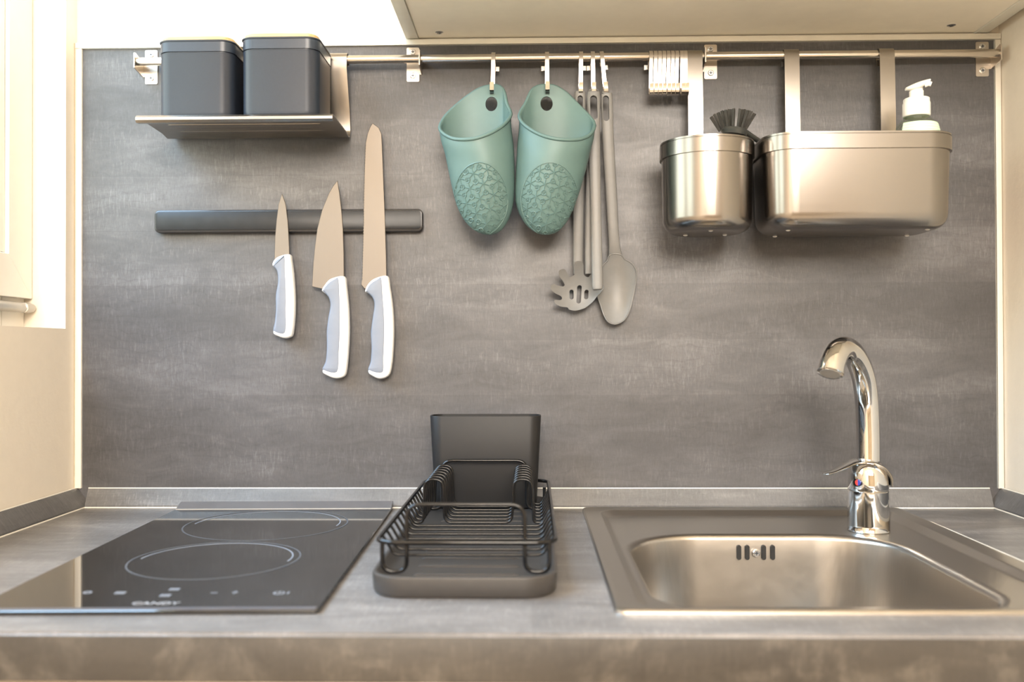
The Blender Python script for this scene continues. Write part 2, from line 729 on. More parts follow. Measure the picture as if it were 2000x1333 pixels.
struct('wall_back', newbox(XL - 0.3, XR + 1.9, 0.004, 0.10, 0, CEIL), WALL_PAINT)
Y_REVEAL = 1800 * -XL / (1038 - 118) - 1.31
Z_SILL = ZC + 0.0316
WIN_Y1, WIN_Z1 = -1.12, TOP + 1.30
XS = -0.702                        # inner face of the sash
b = bmesh.new()
box(b, XL - 0.14, XL, FRONT, 0.004, 0, Z_SILL)
box(b, XL - 0.14, XL, FRONT, 0.004, WIN_Z1, CEIL)
box(b, XL - 0.14, XL, Y_REVEAL, 0.004, Z_SILL, WIN_Z1)
box(b, XL - 0.14, XL, FRONT, WIN_Y1, Z_SILL, WIN_Z1)
struct('wall_left', b, WALL_PAINT)
b = bmesh.new()
box(b, XR, XR + 0.10, -1.0, 0.004, 0, CEIL)
box(b, XR + 0.10, 2.5, -1.0, -0.9, 0, CEIL)
box(b, 2.4, 2.5, FRONT, -1.0, 0, CEIL)
struct('wall_right', b, WALL_PAINT)
struct('wall_front', newbox(XL - 0.14, 2.5, FRONT - 0.1, FRONT, 0, CEIL), WALL_PAINT)
struct('floor', newbox(XL - 0.14, 2.5, FRONT - 0.1, 0.1, -0.05, 0), FLOOR_M)
struct('ceiling', newbox(XL - 0.14, 2.5, FRONT - 0.1, 0.1, CEIL, CEIL + 0.05), CEIL_PAINT)

# window in the left wall: fixed frame, sash of four bars, beads, pane, hinge
win = bpy.data.objects.new('window_1', None)
C.objects.link(win)
win['kind'] = 'structure'


def ring_bars(x0, x1, ya, yb, za, zb, w, bevel, names, mat):
    """four bars round an opening in a plane of constant x"""
    struct(names[0], newbox(x0, x1, ya - w, ya, za, zb, bevel=bevel), mat, win)
    struct(names[0], newbox(x0, x1, yb, yb + w, za, zb, bevel=bevel), mat, win)
    struct(names[1], newbox(x0, x1, yb + w, ya - w, za, za + w, bevel=bevel), mat, win)
    struct(names[1], newbox(x0, x1, yb + w, ya - w, zb - w, zb, bevel=bevel), mat, win)


ring_bars(XL - 0.125, XS - 0.012, Y_REVEAL, WIN_Y1, Z_SILL, WIN_Z1, 0.055, 0.002, ('frame_post', 'frame_rail'), PVC_M)
SZA, SZB = ZC + 0.0736, WIN_Z1 - 0.03
MIDY = (Y_REVEAL + WIN_Y1) / 2
W = 0.058
for SA, SB in ((Y_REVEAL - 0.002, MIDY + 0.001), (MIDY - 0.001, WIN_Y1 + 0.002)):
    # sash with mitred corners
    for nm, quad in (('sash_stile', ((SA, SZA), (SA, SZB), (SA - W, SZB - W), (SA - W, SZA + W))),
                     ('sash_stile', ((SB, SZA), (SB, SZB), (SB + W, SZB - W), (SB + W, SZA + W))),
                     ('sash_rail', ((SA, SZA), (SB, SZA), (SB + W, SZA + W), (SA - W, SZA + W))),
                     ('sash_rail', ((SA, SZB), (SB, SZB), (SB + W, SZB - W), (SA - W, SZB - W)))):
        b = bmesh.new()
        lo = [b.verts.new((XS - 0.012, y, z)) for y, z in quad]
        hi = [b.verts.new((XS, y, z)) for y, z in quad]
        f = b.faces.new(hi)
        b.faces.new(lo)
        for i in range(4):
            b.faces.new((lo[i], lo[(i + 1) % 4], hi[(i + 1) % 4], hi[i]))
        bmesh.ops.recalc_face_normals(b, faces=b.faces)
        bmesh.ops.bevel(b, geom=list(f.edges), offset=0.0006, segments=1, affect='EDGES')
        struct(nm, b, PVC_M, win)
    ring_bars(XS - 0.014, XS - 0.005, SA - W, SB + W, SZA + W, SZB - W, 0.014, 0.002, ('bead_upright', 'bead_bar'), PVC_M)
    struct('pane', newbox(XS - 0.022, XS - 0.016, SB + W - 0.005, SA - W + 0.005, SZA + W - 0.005, SZB - W + 0.005), GLASS, win)
hz = ZC + 0.0605
b = bmesh.new()
tube(b, [(XS + 0.0005, Y_REVEAL - 0.004, hz), (XS + 0.0005, Y_REVEAL - 0.012, hz), (XS + 0.0005, Y_REVEAL - 0.12, hz)], [0.006, 0.0072, 0.0072], 14)
struct('hinge', b, GREY_M, win)
b = bmesh.new()
tube(b, [(XS + 0.0005, Y_REVEAL - 0.026, hz), (XS + 0.0005, Y_REVEAL - 0.029, hz)], 0.0076, 14)
struct('hinge_collar', b, SCREW_M, win)

# backsplash panel and its edge profiles
PX0, PX1 = at(161, 500, 1.31).x, at(1944, 500, 1.31).x
PZ1 = at(1000, 88, 1.31).z
solo('backsplash_panel', newbox(PX0 - 0.004, PX1 + 0.004, 0, 0.004, TOP - 0.02, PZ1 + 0.004), PANEL_M, (0, 0, TOP),
     'grey wood-decor laminate backsplash panel covering the wall behind the worktop', 'backsplash')
struct('trim_1', newbox(XL + 0.001, PX0, -0.0035, 0.004, TOP + 0.026, PZ1, bevel=0.0006), TRIM_M)
struct('trim_2', newbox(PX1, XR - 0.001, -0.0035, 0.004, TOP + 0.026, PZ1, bevel=0.0006), TRIM_M)
struct('trim_3', newbox(XL + 0.001, XR - 0.001, -0.0042, 0.004, PZ1, PZ1 + 0.0085, bevel=0.0006), TRIM_M)
b = bmesh.new()
box(b, XL + 0.0002, XL + 0.0014, -0.004, 0.003, TOP + 0.026, PZ1 + 0.008)
struct('trim_4', b, plain('joint_line', (0.45, 0.38, 0.27), 0.7))

# ------------------------------------------------------------------ worktop with sink cut-out
WY = on(1000, 1241, 0).y
SX0, SX1 = on(1201, 1196, 0.002).x, on(1767, 999, 0.002).x
SY0, SY1 = on(1300, 1199, 0.001).y, -0.0225
wt = thing('worktop', 'grey brown wood-decor laminate kitchen worktop along the back wall', 'worktop', (0, -0.3, TOP - 0.038))
CX0, CX1, CY0, CY1 = SX0 + 0.022, SX1 - 0.022, SY0 + 0.008, SY1 - 0.022
b = bmesh.new()
ring_o = [(XL + 0.001, WY + 0.0012), (XR - 0.001, WY + 0.0012), (XR - 0.001, -0.0005), (XL + 0.001, -0.0005)]
ring_i = [(CX0, CY0), (CX1, CY0), (CX1, CY1), (CX0, CY1)]
vt = {}
for nm, rg in (('o', ring_o), ('i', ring_i)):
    for k, z in (('t', TOP), ('b', TOP - 0.038)):
        vt[nm + k] = [b.verts.new((x, y, z)) for x, y in rg]
for i in range(4):
    j = (i + 1) % 4
    b.faces.new((vt['ot'][i], vt['ot'][j], vt['it'][j], vt['it'][i]))
    b.faces.new((vt['ob'][i], vt['ib'][i], vt['ib'][j], vt['ob'][j]))
    b.faces.new((vt['ot'][i], vt['ob'][i], vt['ob'][j], vt['ot'][j]))
    b.faces.new((vt['it'][i], vt['it'][j], vt['ib'][j], vt['ib'][i]))
e = [x for x in b.edges if all(v in (vt['ot'][0], vt['ot'][1]) for v in x.verts)]
bmesh.ops.recalc_face_normals(b, faces=b.faces)
bmesh.ops.bevel(b, geom=e, offset=0.0025, segments=3, affect='EDGES')
part('worktop_slab', b, TOP_M, wt)
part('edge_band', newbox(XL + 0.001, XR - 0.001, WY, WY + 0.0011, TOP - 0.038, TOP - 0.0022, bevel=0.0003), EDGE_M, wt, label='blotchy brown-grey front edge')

UH = 0.0262


def upstand(sec, p0, p1, nrm, name, label, mat, m0=0.0, m1=0.0):
    """extrude an upstand section [(out, z)] along p0->p1; nrm points into the room; m0/m1 mitre the ends"""
    p0, p1, nrm = Vector(p0), Vector(p1), Vector(nrm)
    t = (p1 - p0).normalized()
    root = thing(name, label, 'upstand', (p0 + p1) / 2)
    bm_ = bmesh.new()
    r0 = [p0 + nrm * o + t * o * m0 + Vector((0, 0, z)) for o, z in sec]
    r1 = [p1 + nrm * o - t * o * m1 + Vector((0, 0, z)) for o, z in sec]
    loft(bm_, [r0, r1])
    part('upstand_strip', bm_, mat, root, 20)
    o, z = sec[1]
    for q, zz, rr in ((sec[1][0] + 0.0005, 0.0008, 0.0010), (sec[-2][0] - 0.0010, UH + 0.0004, 0.0009)):
        bb = bmesh.new()
        tube(bb, [p0 + nrm * q + t * q * m0 + Vector((0, 0, zz)), p1 + nrm * q - t * q * m1 + Vector((0, 0, zz))], rr, 6)
        part('seal_bead', bb, SEAL_M, root)
    return root


sec = [(0.0006, 0.0002), (0.015, 0.0002), (0.015, 0.004), (0.0045, UH), (0.0006, UH)]
sec2 = [(0.0006, 0.0002), (0.021, 0.0002), (0.021, 0.004), (0.0045, UH), (0.0006, UH)]
upstand(sec, (XL + 0.0215, 0, TOP), (XR - 0.0215, 0, TOP), (0, -1, 0), 'worktop_upstand',
        'long grey laminate upstand along the foot of the backsplash', UPST_M)
upstand(sec2, (XL, WY + 0.002, TOP), (XL, -0.0005, TOP), (1, 0, 0), 'worktop_upstand',
        'short laminate upstand along the cream wall beside the hob', UPSTY_M)
upstand(sec2, (XR, -0.0005, TOP), (XR, WY + 0.002, TOP), (-1, 0, 0), 'worktop_upstand',
        'short laminate upstand along the cream wall beyond the sink', UPSTY_M)

# ------------------------------------------------------------------ upper cabinet
CZ = PZ1 + 0.0095
CXL, CXR = at(793, 84, 1.308).x, XR - 0.018
cab = thing('upper_cabinet', 'cream melamine wall cabinet above the rail, seen from below', 'cabinet', ((CXL + CXR) / 2, -0.17, CZ))
TH = 0.018
for x in (CXL, CXR - TH):
    part('side_panel', newbox(x, x + TH, -0.33, 0.003, CZ, CZ + 0.72, bevel=0.0006), CABE_M, cab)
part('bottom_panel', newbox(CXL + TH + 0.0006, CXR - TH - 0.0006, -0.328, -0.0005, CZ + 0.0016, CZ + 0.018), CAB_M, cab)
part('top_panel', newbox(CXL + TH + 0.0006, CXR - TH - 0.0006, -0.328, 0.003, CZ + 0.70, CZ + 0.718), CAB_M, cab)
part('back_panel', newbox(CXL + TH + 0.0006, CXR - TH - 0.0006, -0.003, 0.003, CZ + 0.0185, CZ + 0.699), CAB_M, cab)
mid = (CXL + CXR) / 2
for x0, x1 in ((CXL + 0.001, mid - 0.0015), (mid + 0.0015, CXR - 0.001)):
    part('door', newbox(x0, x1, -0.350, -0.3315, CZ, CZ + 0.72, bevel=0.001), CABE_M, cab)
part('filler_strip', newbox(CXR + 0.0006, XR - 0.0006, -0.33, 0.0, CZ + 0.012, CZ + 0.72), CABE_M, cab)
for u, v in ((858, 63), (1858, 49)):
    d = ray(u, v)
    p = CAM + d * ((CZ + 0.0016 - CAM.z) / d.z)
    b = bmesh.new()
    disc(b, p, 0.006, 1, (0, 0, -1), 0.0012, 18)
    s = part('screw', b, SCREW_M, cab, label='zinc screw head')
    b = bmesh.new()
    box(b, p.x - 0.0032, p.x + 0.0032, p.y - 0.0008, p.y + 0.0008, p.z - 0.0016, p.z - 0.0008)
    box(b, p.x - 0.0008, p.x + 0.0008, p.y - 0.0032, p.y + 0.0032, p.z - 0.0016, p.z - 0.0008)
    part('screw_recess', b, RECESS_M, s)

# ------------------------------------------------------------------ rails
RAILY = 1.287 - 1.31
RAILZ = at(1038, 113.0, 1.287).z
RR = 0.0057


def screw(parent, p, r=0.0042):
    b = bmesh.new()
    disc(b, p, r, 1, (0, -1, 0), 0.0014, 18)
    s = part('screw', b, SCREW_M, parent, label='zinc cross-head screw')
    b = bmesh.new()
    p = Vector(p)
    box(b, p.x - 0.0022, p.x + 0.0022, p.y - 0.0017, p.y - 0.001, p.z - 0.0005, p.z + 0.0005)
    box(b, p.x - 0.0005, p.x + 0.0005, p.y - 0.0017, p.y - 0.001, p.z - 0.0022, p.z + 0.0022)
    part('screw_recess', b, RECESS_M, s)


def rail(x0, x1, label, brackets):
    root = thing('wall_rail', label, 'rail', ((x0 + x1) / 2, RAILY, RAILZ), 'steel utensil rails')
    b = bmesh.new()
    tube(b, [(x0, RAILY, RAILZ), (x0 + 0.001, RAILY, RAILZ), (x1 - 0.001, RAILY, RAILZ), (x1, RAILY, RAILZ)], [RR - 0.0004, RR, RR, RR - 0.0004], 20)
    part('rail_bar', b, STEEL_RAIL, root, 40)
    for xf, side in brackets:
        # wall plate and a flange that stands out from it and caps the rail end
        xa, xb = (xf + 0.0035, xf + 0.0215) if side < 0 else (xf - 0.0215, xf - 0.0035)
        cz = RAILZ - 0.0014
        o = [(p[0], p[1]) for p in rrect((xa + xb) / 2, cz, xb - xa, 0.049, 0.002, 3)]
        b = bmesh.new()
        slab(b, o, -0.0018, -0.0003)
        br = part('bracket', b, STEEL_B, root)
        for dz in (0.0180, -0.0160):
            screw(br, ((xa + xb) / 2, -0.0018, cz + dz))
        yf = RAILY - RR - 0.0016
        prof = [(-0.0004, cz - 0.014), (-0.0004, RAILZ + 0.004), (yf + 0.004, RAILZ + 0.0115), (yf, RAILZ + 0.0105), (yf, RAILZ - 0.0105),
                (yf + 0.004, RAILZ - 0.0115)]
        b = bmesh.new()
        loft(b, [[(xf + s * 0.0008, y, z) for y, z in prof] for s in (-1, 1)])
        f = part('bracket_flange', b, STEEL_B, br)
        b = bmesh.new()
        lo_, hi_ = min(xf, (xa + xb) / 2), max(xf, (xa + xb) / 2)
        box(b, lo_, hi_, -0.0016, -0.0004, cz - 0.014, cz + 0.005)
        part('bracket_web', b, STEEL_B, br)
    return root


fx = [at(262, 121, 1.28).x, at(819, 114, 1.28).x, at(1378, 108, 1.28).x, at(1956, 101, 1.28).x]
rail(fx[0] + 0.001, fx[1] - 0.001, 'steel wall rail carrying the shelf with canisters, two brackets', ((fx[0], -1), (fx[1], 1)))
rail(fx[1] + 0.001, fx[2] - 0.001, 'middle steel rail without brackets, carrying the mitts and hooks', ())
rail(fx[2] + 0.001, fx[3] - 0.001, 'steel wall rail carrying the rectangular steel bin, two brackets', ((fx[2], -1), (fx[3], 1)))

# ------------------------------------------------------------------ shelf
shX0, shX1 = at(335, 270, 1.305).x, at(685, 270, 1.305).x
shZ = at(500, 237, 1.184).z         # underside of the front lip
shZr = at(500, 277, 1.300).z
shY0, shY1 = 1.184 - 1.31, -0.004
sh = thing('rail_shelf', 'brushed steel shelf hung from the rail under two dark canisters', 'shelf', ((shX0 + shX1) / 2, -0.06, shZ))
T = 0.0016
zt = shZ + 0.0095
# side profile (y, z) of one bent sheet: rounded front lip, shelf, cove bend, back plate, hook over the rail
prof = [(shY0 + 0.012, shZ + 0.0008), (shY0 + 0.003, shZ), (shY0, shZ + 0.003), (shY0, zt - 0.003), (shY0 + 0.003, zt), (shY0 + 0.02, zt)]
prof += [(-0.038, zt - 0.002), (-0.020, zt - 0.005)]
for k in range(1, 6):
    a = -math.pi / 2 + k * math.pi / 2 / 5
    prof.append((-0.020 + 0.0115 * math.cos(a), zt + 0.0065 + 0.0115 * math.sin(a)))
prof += [(-0.0125, zt + 0.03), (-0.0335, RAILZ - 0.016), (-0.0335, RAILZ + 0.001)]
for k in range(0, 9):
    a = math.pi - k * math.pi / 8
    prof.append((RAILY + 0.0088 * math.cos(a) - 0.0004, RAILZ + 0.001 + 0.0078 * math.sin(a)))
prof += [(RAILY + 0.0084, RAILZ - 0.008)]
inner = []
P2 = [Vector((y, z)) for y, z in prof]
for i in range(len(P2)):
    t = (P2[min(i + 1, len(P2) - 1)] - P2[max(0, i - 1)]).normalized()
    inner.append(P2[i] + Vector((t.y, -t.x)) * T)
loop = [(p.x, p.y) for p in P2] + [(p.x, p.y) for p in reversed(inner)]
b = bmesh.new()
loft(b, [[(x, y, z) for y, z in loop] for x in (shX0, shX1)])
part('shelf_sheet', b, STEEL_H, sh, 35)
for k in range(4):
    y = shY0 + 0.028 + k * 0.017
    zz = zt - T + 0.0003 - max(0, (y + 0.06)) * 0.05
    b = bmesh.new()
    x0, x1 = shX0 + 0.024, shX1 - 0.024
    tube(b, [(x0, y, zz), (x0 + 0.002, y, zz), (x0 + 0.006, y, zz), (x1 - 0.006, y, zz), (x1 - 0.002, y, zz), (x1, y, zz)],
         [0.0004, 0.0016, 0.002, 0.002, 0.0016, 0.0004], 8)
    part('pressed_rib', b, STEEL_H, sh)
    for x in (x0 - 0.006, x1 + 0.006):
        b = bmesh.new()
        disc(b, (x, y, zz + 0.0003), 0.0024, 1, (0, 0, -1), 0.0008, 12)
        part('drain_hole', b, BLACK, sh)

# ------------------------------------------------------------------ canisters
def canister(u0, u1, vb, vt_, Zf, depth, label):
    a0, a1 = at(u0, vb, Zf), at(u1, vb, Zf)
    z0 = zt + 0.0003
    z1 = at((u0 + u1) / 2, vt_, Zf).z
    w = a1.x - a0.x
    cx, cy = (a0.x + a1.x) / 2, Zf - 1.31 + depth / 2
    root = thing('canister', label, 'canister', (cx, cy, z0), 'dark canisters on the shelf')
    b = bmesh.new()
    rr = 0.017
    hl = z1 - 0.0165
    rings = []
    for ww, zz in ((-0.008, z0), (-0.003, z0 + 0.0015), (-0.0012, z0 + 0.005), (-0.001, hl - 0.001), (-0.0002, hl)):
        rings.append(flat(rrect(cx, cy, w + ww, depth + ww, rr, 8), zz))
    loft(b, rings)
    part('body', b, CAN_M, root, 40)
    b = bmesh.new()
    rings = []
    for ww, zz in ((-0.003, hl - 0.001), (-0.003, hl + 0.0014), (-0.0002, hl + 0.0016), (0, z1 - 0.0022), (0.0016, z1 - 0.0018),
                   (0.0022, z1 - 0.0006), (0.0010, z1 + 0.0002), (-0.004, z1 + 0.0002)):
        rings.append(flat(rrect(cx, cy, w + ww, depth + ww, rr, 8), zz))
    loft(b, rings)
    part('collar', b, CAN_M, root, 40)
    b = bmesh.new()
    rings = []
    for ww, zz in ((-0.006, z1), (-0.005, z1 + 0.0046), (-0.008, z1 + 0.0062), (-0.03, z1 + 0.0066)):
        rings.append(flat(rrect(cx, cy, w + ww, depth + ww, rr - 0.002, 8), zz))
    loft(b, rings)
    part('lid', b, BAMBOO, root, 40, label='pale bamboo lid')
    return root


canister(305.5, 453, 219, 78, 1.192, 0.088, 'dark blue-grey square canister with bamboo lid, over the shelf end by the bracket')
canister(467.5, 620.5, 214, 72, 1.190, 0.092, 'dark blue-grey square canister with bamboo lid, beside the shelf back plate')

# ------------------------------------------------------------------ knife strip
ks0, ks1 = at(300.5, 455, 1.296), at(825.5, 407.5, 1.296)
kcx, kcz = (ks0.x + ks1.x) / 2, (ks0.z + ks1.z) / 2
kw, kh = ks1.x - ks0.x, ks1.z - ks0.z
ks = thing('knife_strip', 'long black magnetic knife strip on the backsplash', 'knife strip', (kcx, 0, kcz))


def rplate(cx, cz, w, h, r, y0, y1, bev, n=5):
    bm_ = bmesh.new()
    rg = []
    for dy, ins in ((y0, 0), (y1 + bev, 0), (y1 + bev * 0.3, bev * 0.3), (y1, bev)):
        rg.append([(x, dy, z) for x, z in rrect(cx, cz, w - 2 * ins, h - 2 * ins, max(r - ins, 0.0005), n)])
    loft(bm_, rg)
    return bm_


part('strip_body', rplate(kcx, kcz, kw, kh, 0.0075, -0.0003, -0.0135, 0.0018), STRIP_M, ks)
part('strip_face', rplate(kcx, kcz + 0.0005, kw - 0.005, kh - 0.006, 0.005, -0.0130, -0.0143, 0.0006), STRIPF_M, ks)

# ------------------------------------------------------------------ knives
K = lambda pts: crop(pts, 500, 220, 2.4686)
KZ = 1.29


def serrate(pts, i0, i1, pitch, amp):
    """little scallops along a run of outline points"""
    out = list(pts[:i0])
    for (x0, y0), (x1, y1) in zip(pts[i0:i1], pts[i0 + 1:i1 + 1]):
        L = math.hypot(x1 - x0, y1 - y0)
        n = max(1, int(L / pitch))
        for k in range(n):
            s = k / n
            for q, a in ((0, 0), (0.25, 0.8), (0.5, 1), (0.75, 0.8)):
                f = (k + q) / n
                out.append((x0 + (x1 - x0) * f + amp * (1 - a) * -1 + amp * 0.5, y0 + (y1 - y0) * f))
    out += list(pts[i1:])
    return out


def knife(name, label, blade, handle, inset, spine, smooth_blade=True):
    hb = px_outline(K(handle), KZ, 5)
    c = Vector((sum(p[0] for p in hb) / len(hb), KZ - 1.31, min(p[1] for p in hb)))
    root = thing(name, label, 'knife', c, 'knives on the magnetic strip')
    y0 = -0.0145                       # against the strip
    bl = px_outline(K(blade), KZ)
    b = bmesh.new()
    slab(b, bl, y0 - 0.0020, y0 - 0.0002, 0.0005, 1)
    part('blade', b, BLADE_M, root)
    # handle: rounded section, swelling out of the blade plane
    yc = y0 - 0.0011
    b = bmesh.new()
    cx = sum(p[0] for p in hb) / len(hb)
    cz = sum(p[1] for p in hb) / len(hb)

    def inset_loop(loop, d):
        P = [Vector(p) for p in loop]
        area_ = sum(P[i].x * P[(i + 1) % len(P)].y - P[(i + 1) % len(P)].x * P[i].y for i in range(len(P)))
        sg = 1 if area_ > 0 else -1
        out = []
        for i in range(len(P)):
            t = (P[(i + 1) % len(P)] - P[i - 1]).normalized()
            out.append(P[i] + Vector((-t.y, t.x)) * d * sg)
        return out
    rg = []
    for dy, ins in ((0.0075, 0.0030), (0.0066, 0.0015), (0.0045, 0.0005), (0.0, 0.0), (-0.0045, 0.0005), (-0.0066, 0.0015), (-0.0075, 0.0030)):
        rg.append([(p.x, yc + dy, p.y) for p in inset_loop(hb, ins)])
    loft(b, rg)
    part('handle', b, WHITE_PL, root, 60, label='white handle shell')
    ib = px_outline(K(inset), KZ, 4)
    b = bmesh.new()
    rg = []
    for dy, ins in ((-0.0005, -0.0003), (-0.0045, 0.0003), (-0.0068, 0.0011), (-0.0076, 0.0020), (-0.0080, 0.0032)):
        rg.append([(p.x, yc + dy, p.y) for p in inset_loop(ib, ins)])
    loft(b, rg)
    part('grip_inset', b, GREY_RUB, root, 60, label='blue-grey grip inset')
    return root


knife('paring_knife', 'small paring knife with pointed blade, shortest on the magnetic strip',
      [(122, 388), (140, 440), (150, 520), (155, 600), (159, 700), (120, 720), (85, 715), (86, 660), (88, 600), (95, 520), (105, 440)],
      [(78, 735), (86, 712), (112, 692), (162, 683), (173, 720), (182, 800), (187, 880), (187, 960), (182, 1030), (175, 1074), (162, 1086),
       (138, 1090), (108, 1082), (82, 1063), (90, 1010), (95, 950), (95, 880), (105, 820), (102, 770), (88, 748)],
      [(82, 738), (92, 714), (114, 698), (145, 690), (148, 760), (152, 850), (152, 950), (147, 1066), (85, 1058), (90, 1010), (95, 950), (95, 880), (105, 820),
       (102, 770), (90, 750)], 0)
knife('chef_knife', 'broad chef\'s knife with curved cutting edge, between paring and bread knives',
      [(390, 325), (400, 385), (411, 480), (417, 560), (421, 680), (422, 800), (380, 850), (316, 850), (267, 839), (272, 740), (280, 650), (292, 560), (315, 470), (348, 388), (370, 350)],
      [(316, 858), (331, 830), (362, 800), (426, 790), (438, 850), (447, 940), (450, 1040), (447, 1130), (440, 1220), (432, 1264), (414, 1280),
       (380, 1284), (345, 1272), (319, 1250), (335, 1200), (341, 1130), (340, 1060), (348, 990), (358, 930), (350, 892), (328, 870)],
      [(320, 858), (335, 832), (364, 807), (403, 796), (410, 870), (413, 960), (412, 1060), (408, 1150), (397, 1256), (322, 1244), (335, 1200), (341, 1130),
       (340, 1060), (348, 990), (358, 930), (350, 894), (332, 872)], 0)
knife('bread_knife', 'long serrated bread knife with rounded tip, tallest on the magnetic strip',
      serrate([(560, 48), (590, 70), (603, 100), (606, 150), (612, 300), (620, 500), (626, 700), (628, 800), (570, 850), (522, 850), (505, 830), (508, 810), (511, 700), (515, 550),
               (517, 400), (521, 250), (525, 150), (535, 100), (547, 68)], 11, 16, 13, 3.5),
      [(524, 862), (540, 826), (575, 798), (634, 788), (648, 850), (660, 940), (665, 1040), (662, 1140), (655, 1220), (645, 1262), (625, 1280),
       (595, 1286), (565, 1275), (540, 1252), (552, 1200), (556, 1130), (553, 1060), (562, 990), (570, 930), (562, 893), (538, 872)],
      [(528, 862), (543, 830), (577, 804), (610, 796), (618, 880), (625, 980), (626, 1080), (622, 1180), (615, 1258), (543, 1246), (552, 1200), (556, 1130),
       (553, 1060), (562, 990), (570, 930), (562, 895), (541, 873)], 0)

# ------------------------------------------------------------------ silicone pot grips
def smooth01(x):
    x = max(0.0, min(1.0, x))
    return x * x * (3 - 2 * x)


def resample(P, n):
    d = [0.0]
    for a, b_ in zip(P, P[1:]):
        d.append(d[-1] + (b_ - a).length)
    out = []
    j = 0
    for k in range(n):
        s = d[-1] * k / (n - 1)
        while j < len(d) - 2 and d[j + 1] < s:
            j += 1
        f = (s - d[j]) / max(1e-9, d[j + 1] - d[j])
        out.append(P[j].lerp(P[j + 1], f))
    return out


def mitt(label, flap, front, left, right, bottom, hole, patch, mirror):
    """flap: pixel outline of the high back edge (left end to right end); front: low front rim, same ends;
    left/right: side outlines down to the bottom point"""
    Zm = 1.236
    M = 29
    whole = spline([(u, v, 0) for u, v in flap + list(reversed(front))[1:-1]], 8, True)
    whole.append(whole[0])
    cutk = 8 * (len(flap) - 1)
    fl = resample(whole[:cutk + 1], M)
    fr = resample(list(reversed(whole[cutk:])), M)
    loop = []
    for k in range(M - 1):
        s = math.sin(math.pi * k / (M - 1))
        loop.append((fl[k].x, fl[k].y, Zm + 0.030 * s ** 0.6))
    for k in range(M - 1, 0, -1):
        s = math.sin(math.pi * k / (M - 1))
        loop.append((fr[k].x, fr[k].y, Zm - 0.040 * s ** 0.75))
    rim = [at(u, v, Z) for u, v, Z in loop]
    n = len(rim)
    xl, xr = rim[0].x, rim[M - 1].x
    side = spline([at(u, v, Zm) for u, v in left + [bottom] + list(reversed(right))], 12)
    kb = min(range(len(side)), key=lambda q_: side[q_].z)
    zb = side[kb].z
    Lw = [(p.z, p.x) for p in side[:kb + 1]]
    Rw = [(p.z, p.x) for p in reversed(side[kb:])]

    def bound(tab, z):
        if z >= tab[0][0]:
            return tab[0][1]
        for (z0, x0), (z1, x1) in zip(tab, tab[1:]):
            if z >= z1:
                return x1 if z0 - z1 < 1e-9 else x0 + (x1 - x0) * (z0 - z) / (z0 - z1)
        return tab[-1][1]
    Y0 = Zm - 1.31
    rows = []
    vs = [0.0, 0.03, 0.07, 0.12, 0.18, 0.25, 0.32, 0.4, 0.48, 0.56, 0.64, 0.71, 0.77, 0.82, 0.87, 0.91, 0.94, 0.96, 0.975, 0.986, 0.993, 0.998]
    for v in vs:
        row = []
        for p in rim:
            u_ = 2 * (p.x - xl) / (xr - xl) - 1
            u_ = max(-1, min(1, u_))
            z = p.z + (zb - p.z) * v
            a, c_ = bound(Lw, z), bound(Rw, z)
            tx = (a + c_) / 2 + (c_ - a) / 2 * u_
            w = smooth01(v * 4)
            x = p.x + (tx - p.x) * w
            dy = p.y - Y0
            if dy < 0:
                prof_ = (1 - 0.25 * smooth01(v)) * math.sqrt(max(0.0, 1 - max(0, (v - 0.45) / 0.55) ** 2.2))
            else:
                prof_ = math.sqrt(max(0.0, 1 - max(0, (v - 0.6) / 0.4) ** 2.2))
            off = 0.003 * smooth01(v)
            row.append(Vector((x, Y0 + dy * prof_ + off, z)))
        rows.append(row)
    bm_ = bmesh.new()
    loft(bm_, rows, False, True)
    bmesh.ops.recalc_face_normals(bm_, faces=bm_.faces)
    outer = BVHTree.FromBMesh(bm_)
    # thickness: an inner skin
    bm_.normal_update()
    vo = list(bm_.verts)
    nr = [v.normal.copy() for v in vo]
    cen = sum((v.co for v in vo), Vector()) / len(vo)
    sgn = 1 if sum((v.co - cen).dot(nn) for v, nn in zip(vo, nr)) > 0 else -1
    ring_n = len(rim)
    faces = [[v.index for v in f.verts] for f in bm_.faces]
    bm_.verts.index_update()
    faces = [[v.index for v in f.verts] for f in bm_.faces]
    vi = [bm_.verts.new(v.co - nn * 0.0028 * sgn) for v, nn in zip(vo, nr)]
    for f in faces:
        bm_.faces.new([vi[i] for i in reversed(f)])
    for i in range(ring_n):
        j = (i + 1) % ring_n
        bm_.faces.new((vo[i], vo[j], vi[j], vi[i]))
    hp = at(hole[0], hole[1], 1.265)
    rx, rz = hole[2] * 1.265 / F, hole[3] * 1.265 / F
    cut = bmesh.new()
    loft(cut, [[(hp.x + rx * math.cos(a), y, hp.z + rz * math.sin(a)) for a in (2 * math.pi * k / 28 for k in range(28))] for y in (-0.062, 0.02)])
    bm_ = boolean(bm_, [cut])
    root = thing('pot_grip', label, 'pot holder', (at(*bottom, Zm).x, Y0, zb), 'silicone pot grips on the rail')
    part('grip_shell', bm_, TEAL, root, 50)
    b = bmesh.new()
    tube(b, [p + Vector((0, -0.0002, 0)) for p in rim], 0.0024, 8, True)
    part('rim_bead', b, TEAL, root, 60)
    # raised relief patch: stars joined to small rings, on the front skin
    (pu, pv, pru, prv) = patch
    pc = at(pu, pv, 1.196)
    prx, prz = pru * 1.196 / F, prv * 1.196 / F
    b = bmesh.new()

    def hit(x, z):
        r_ = outer.ray_cast(Vector((x, -0.6, z)), Vector((0, 1, 0)))
        return r_[0] + Vector((0, -0.0003, 0)) if r_[0] else None

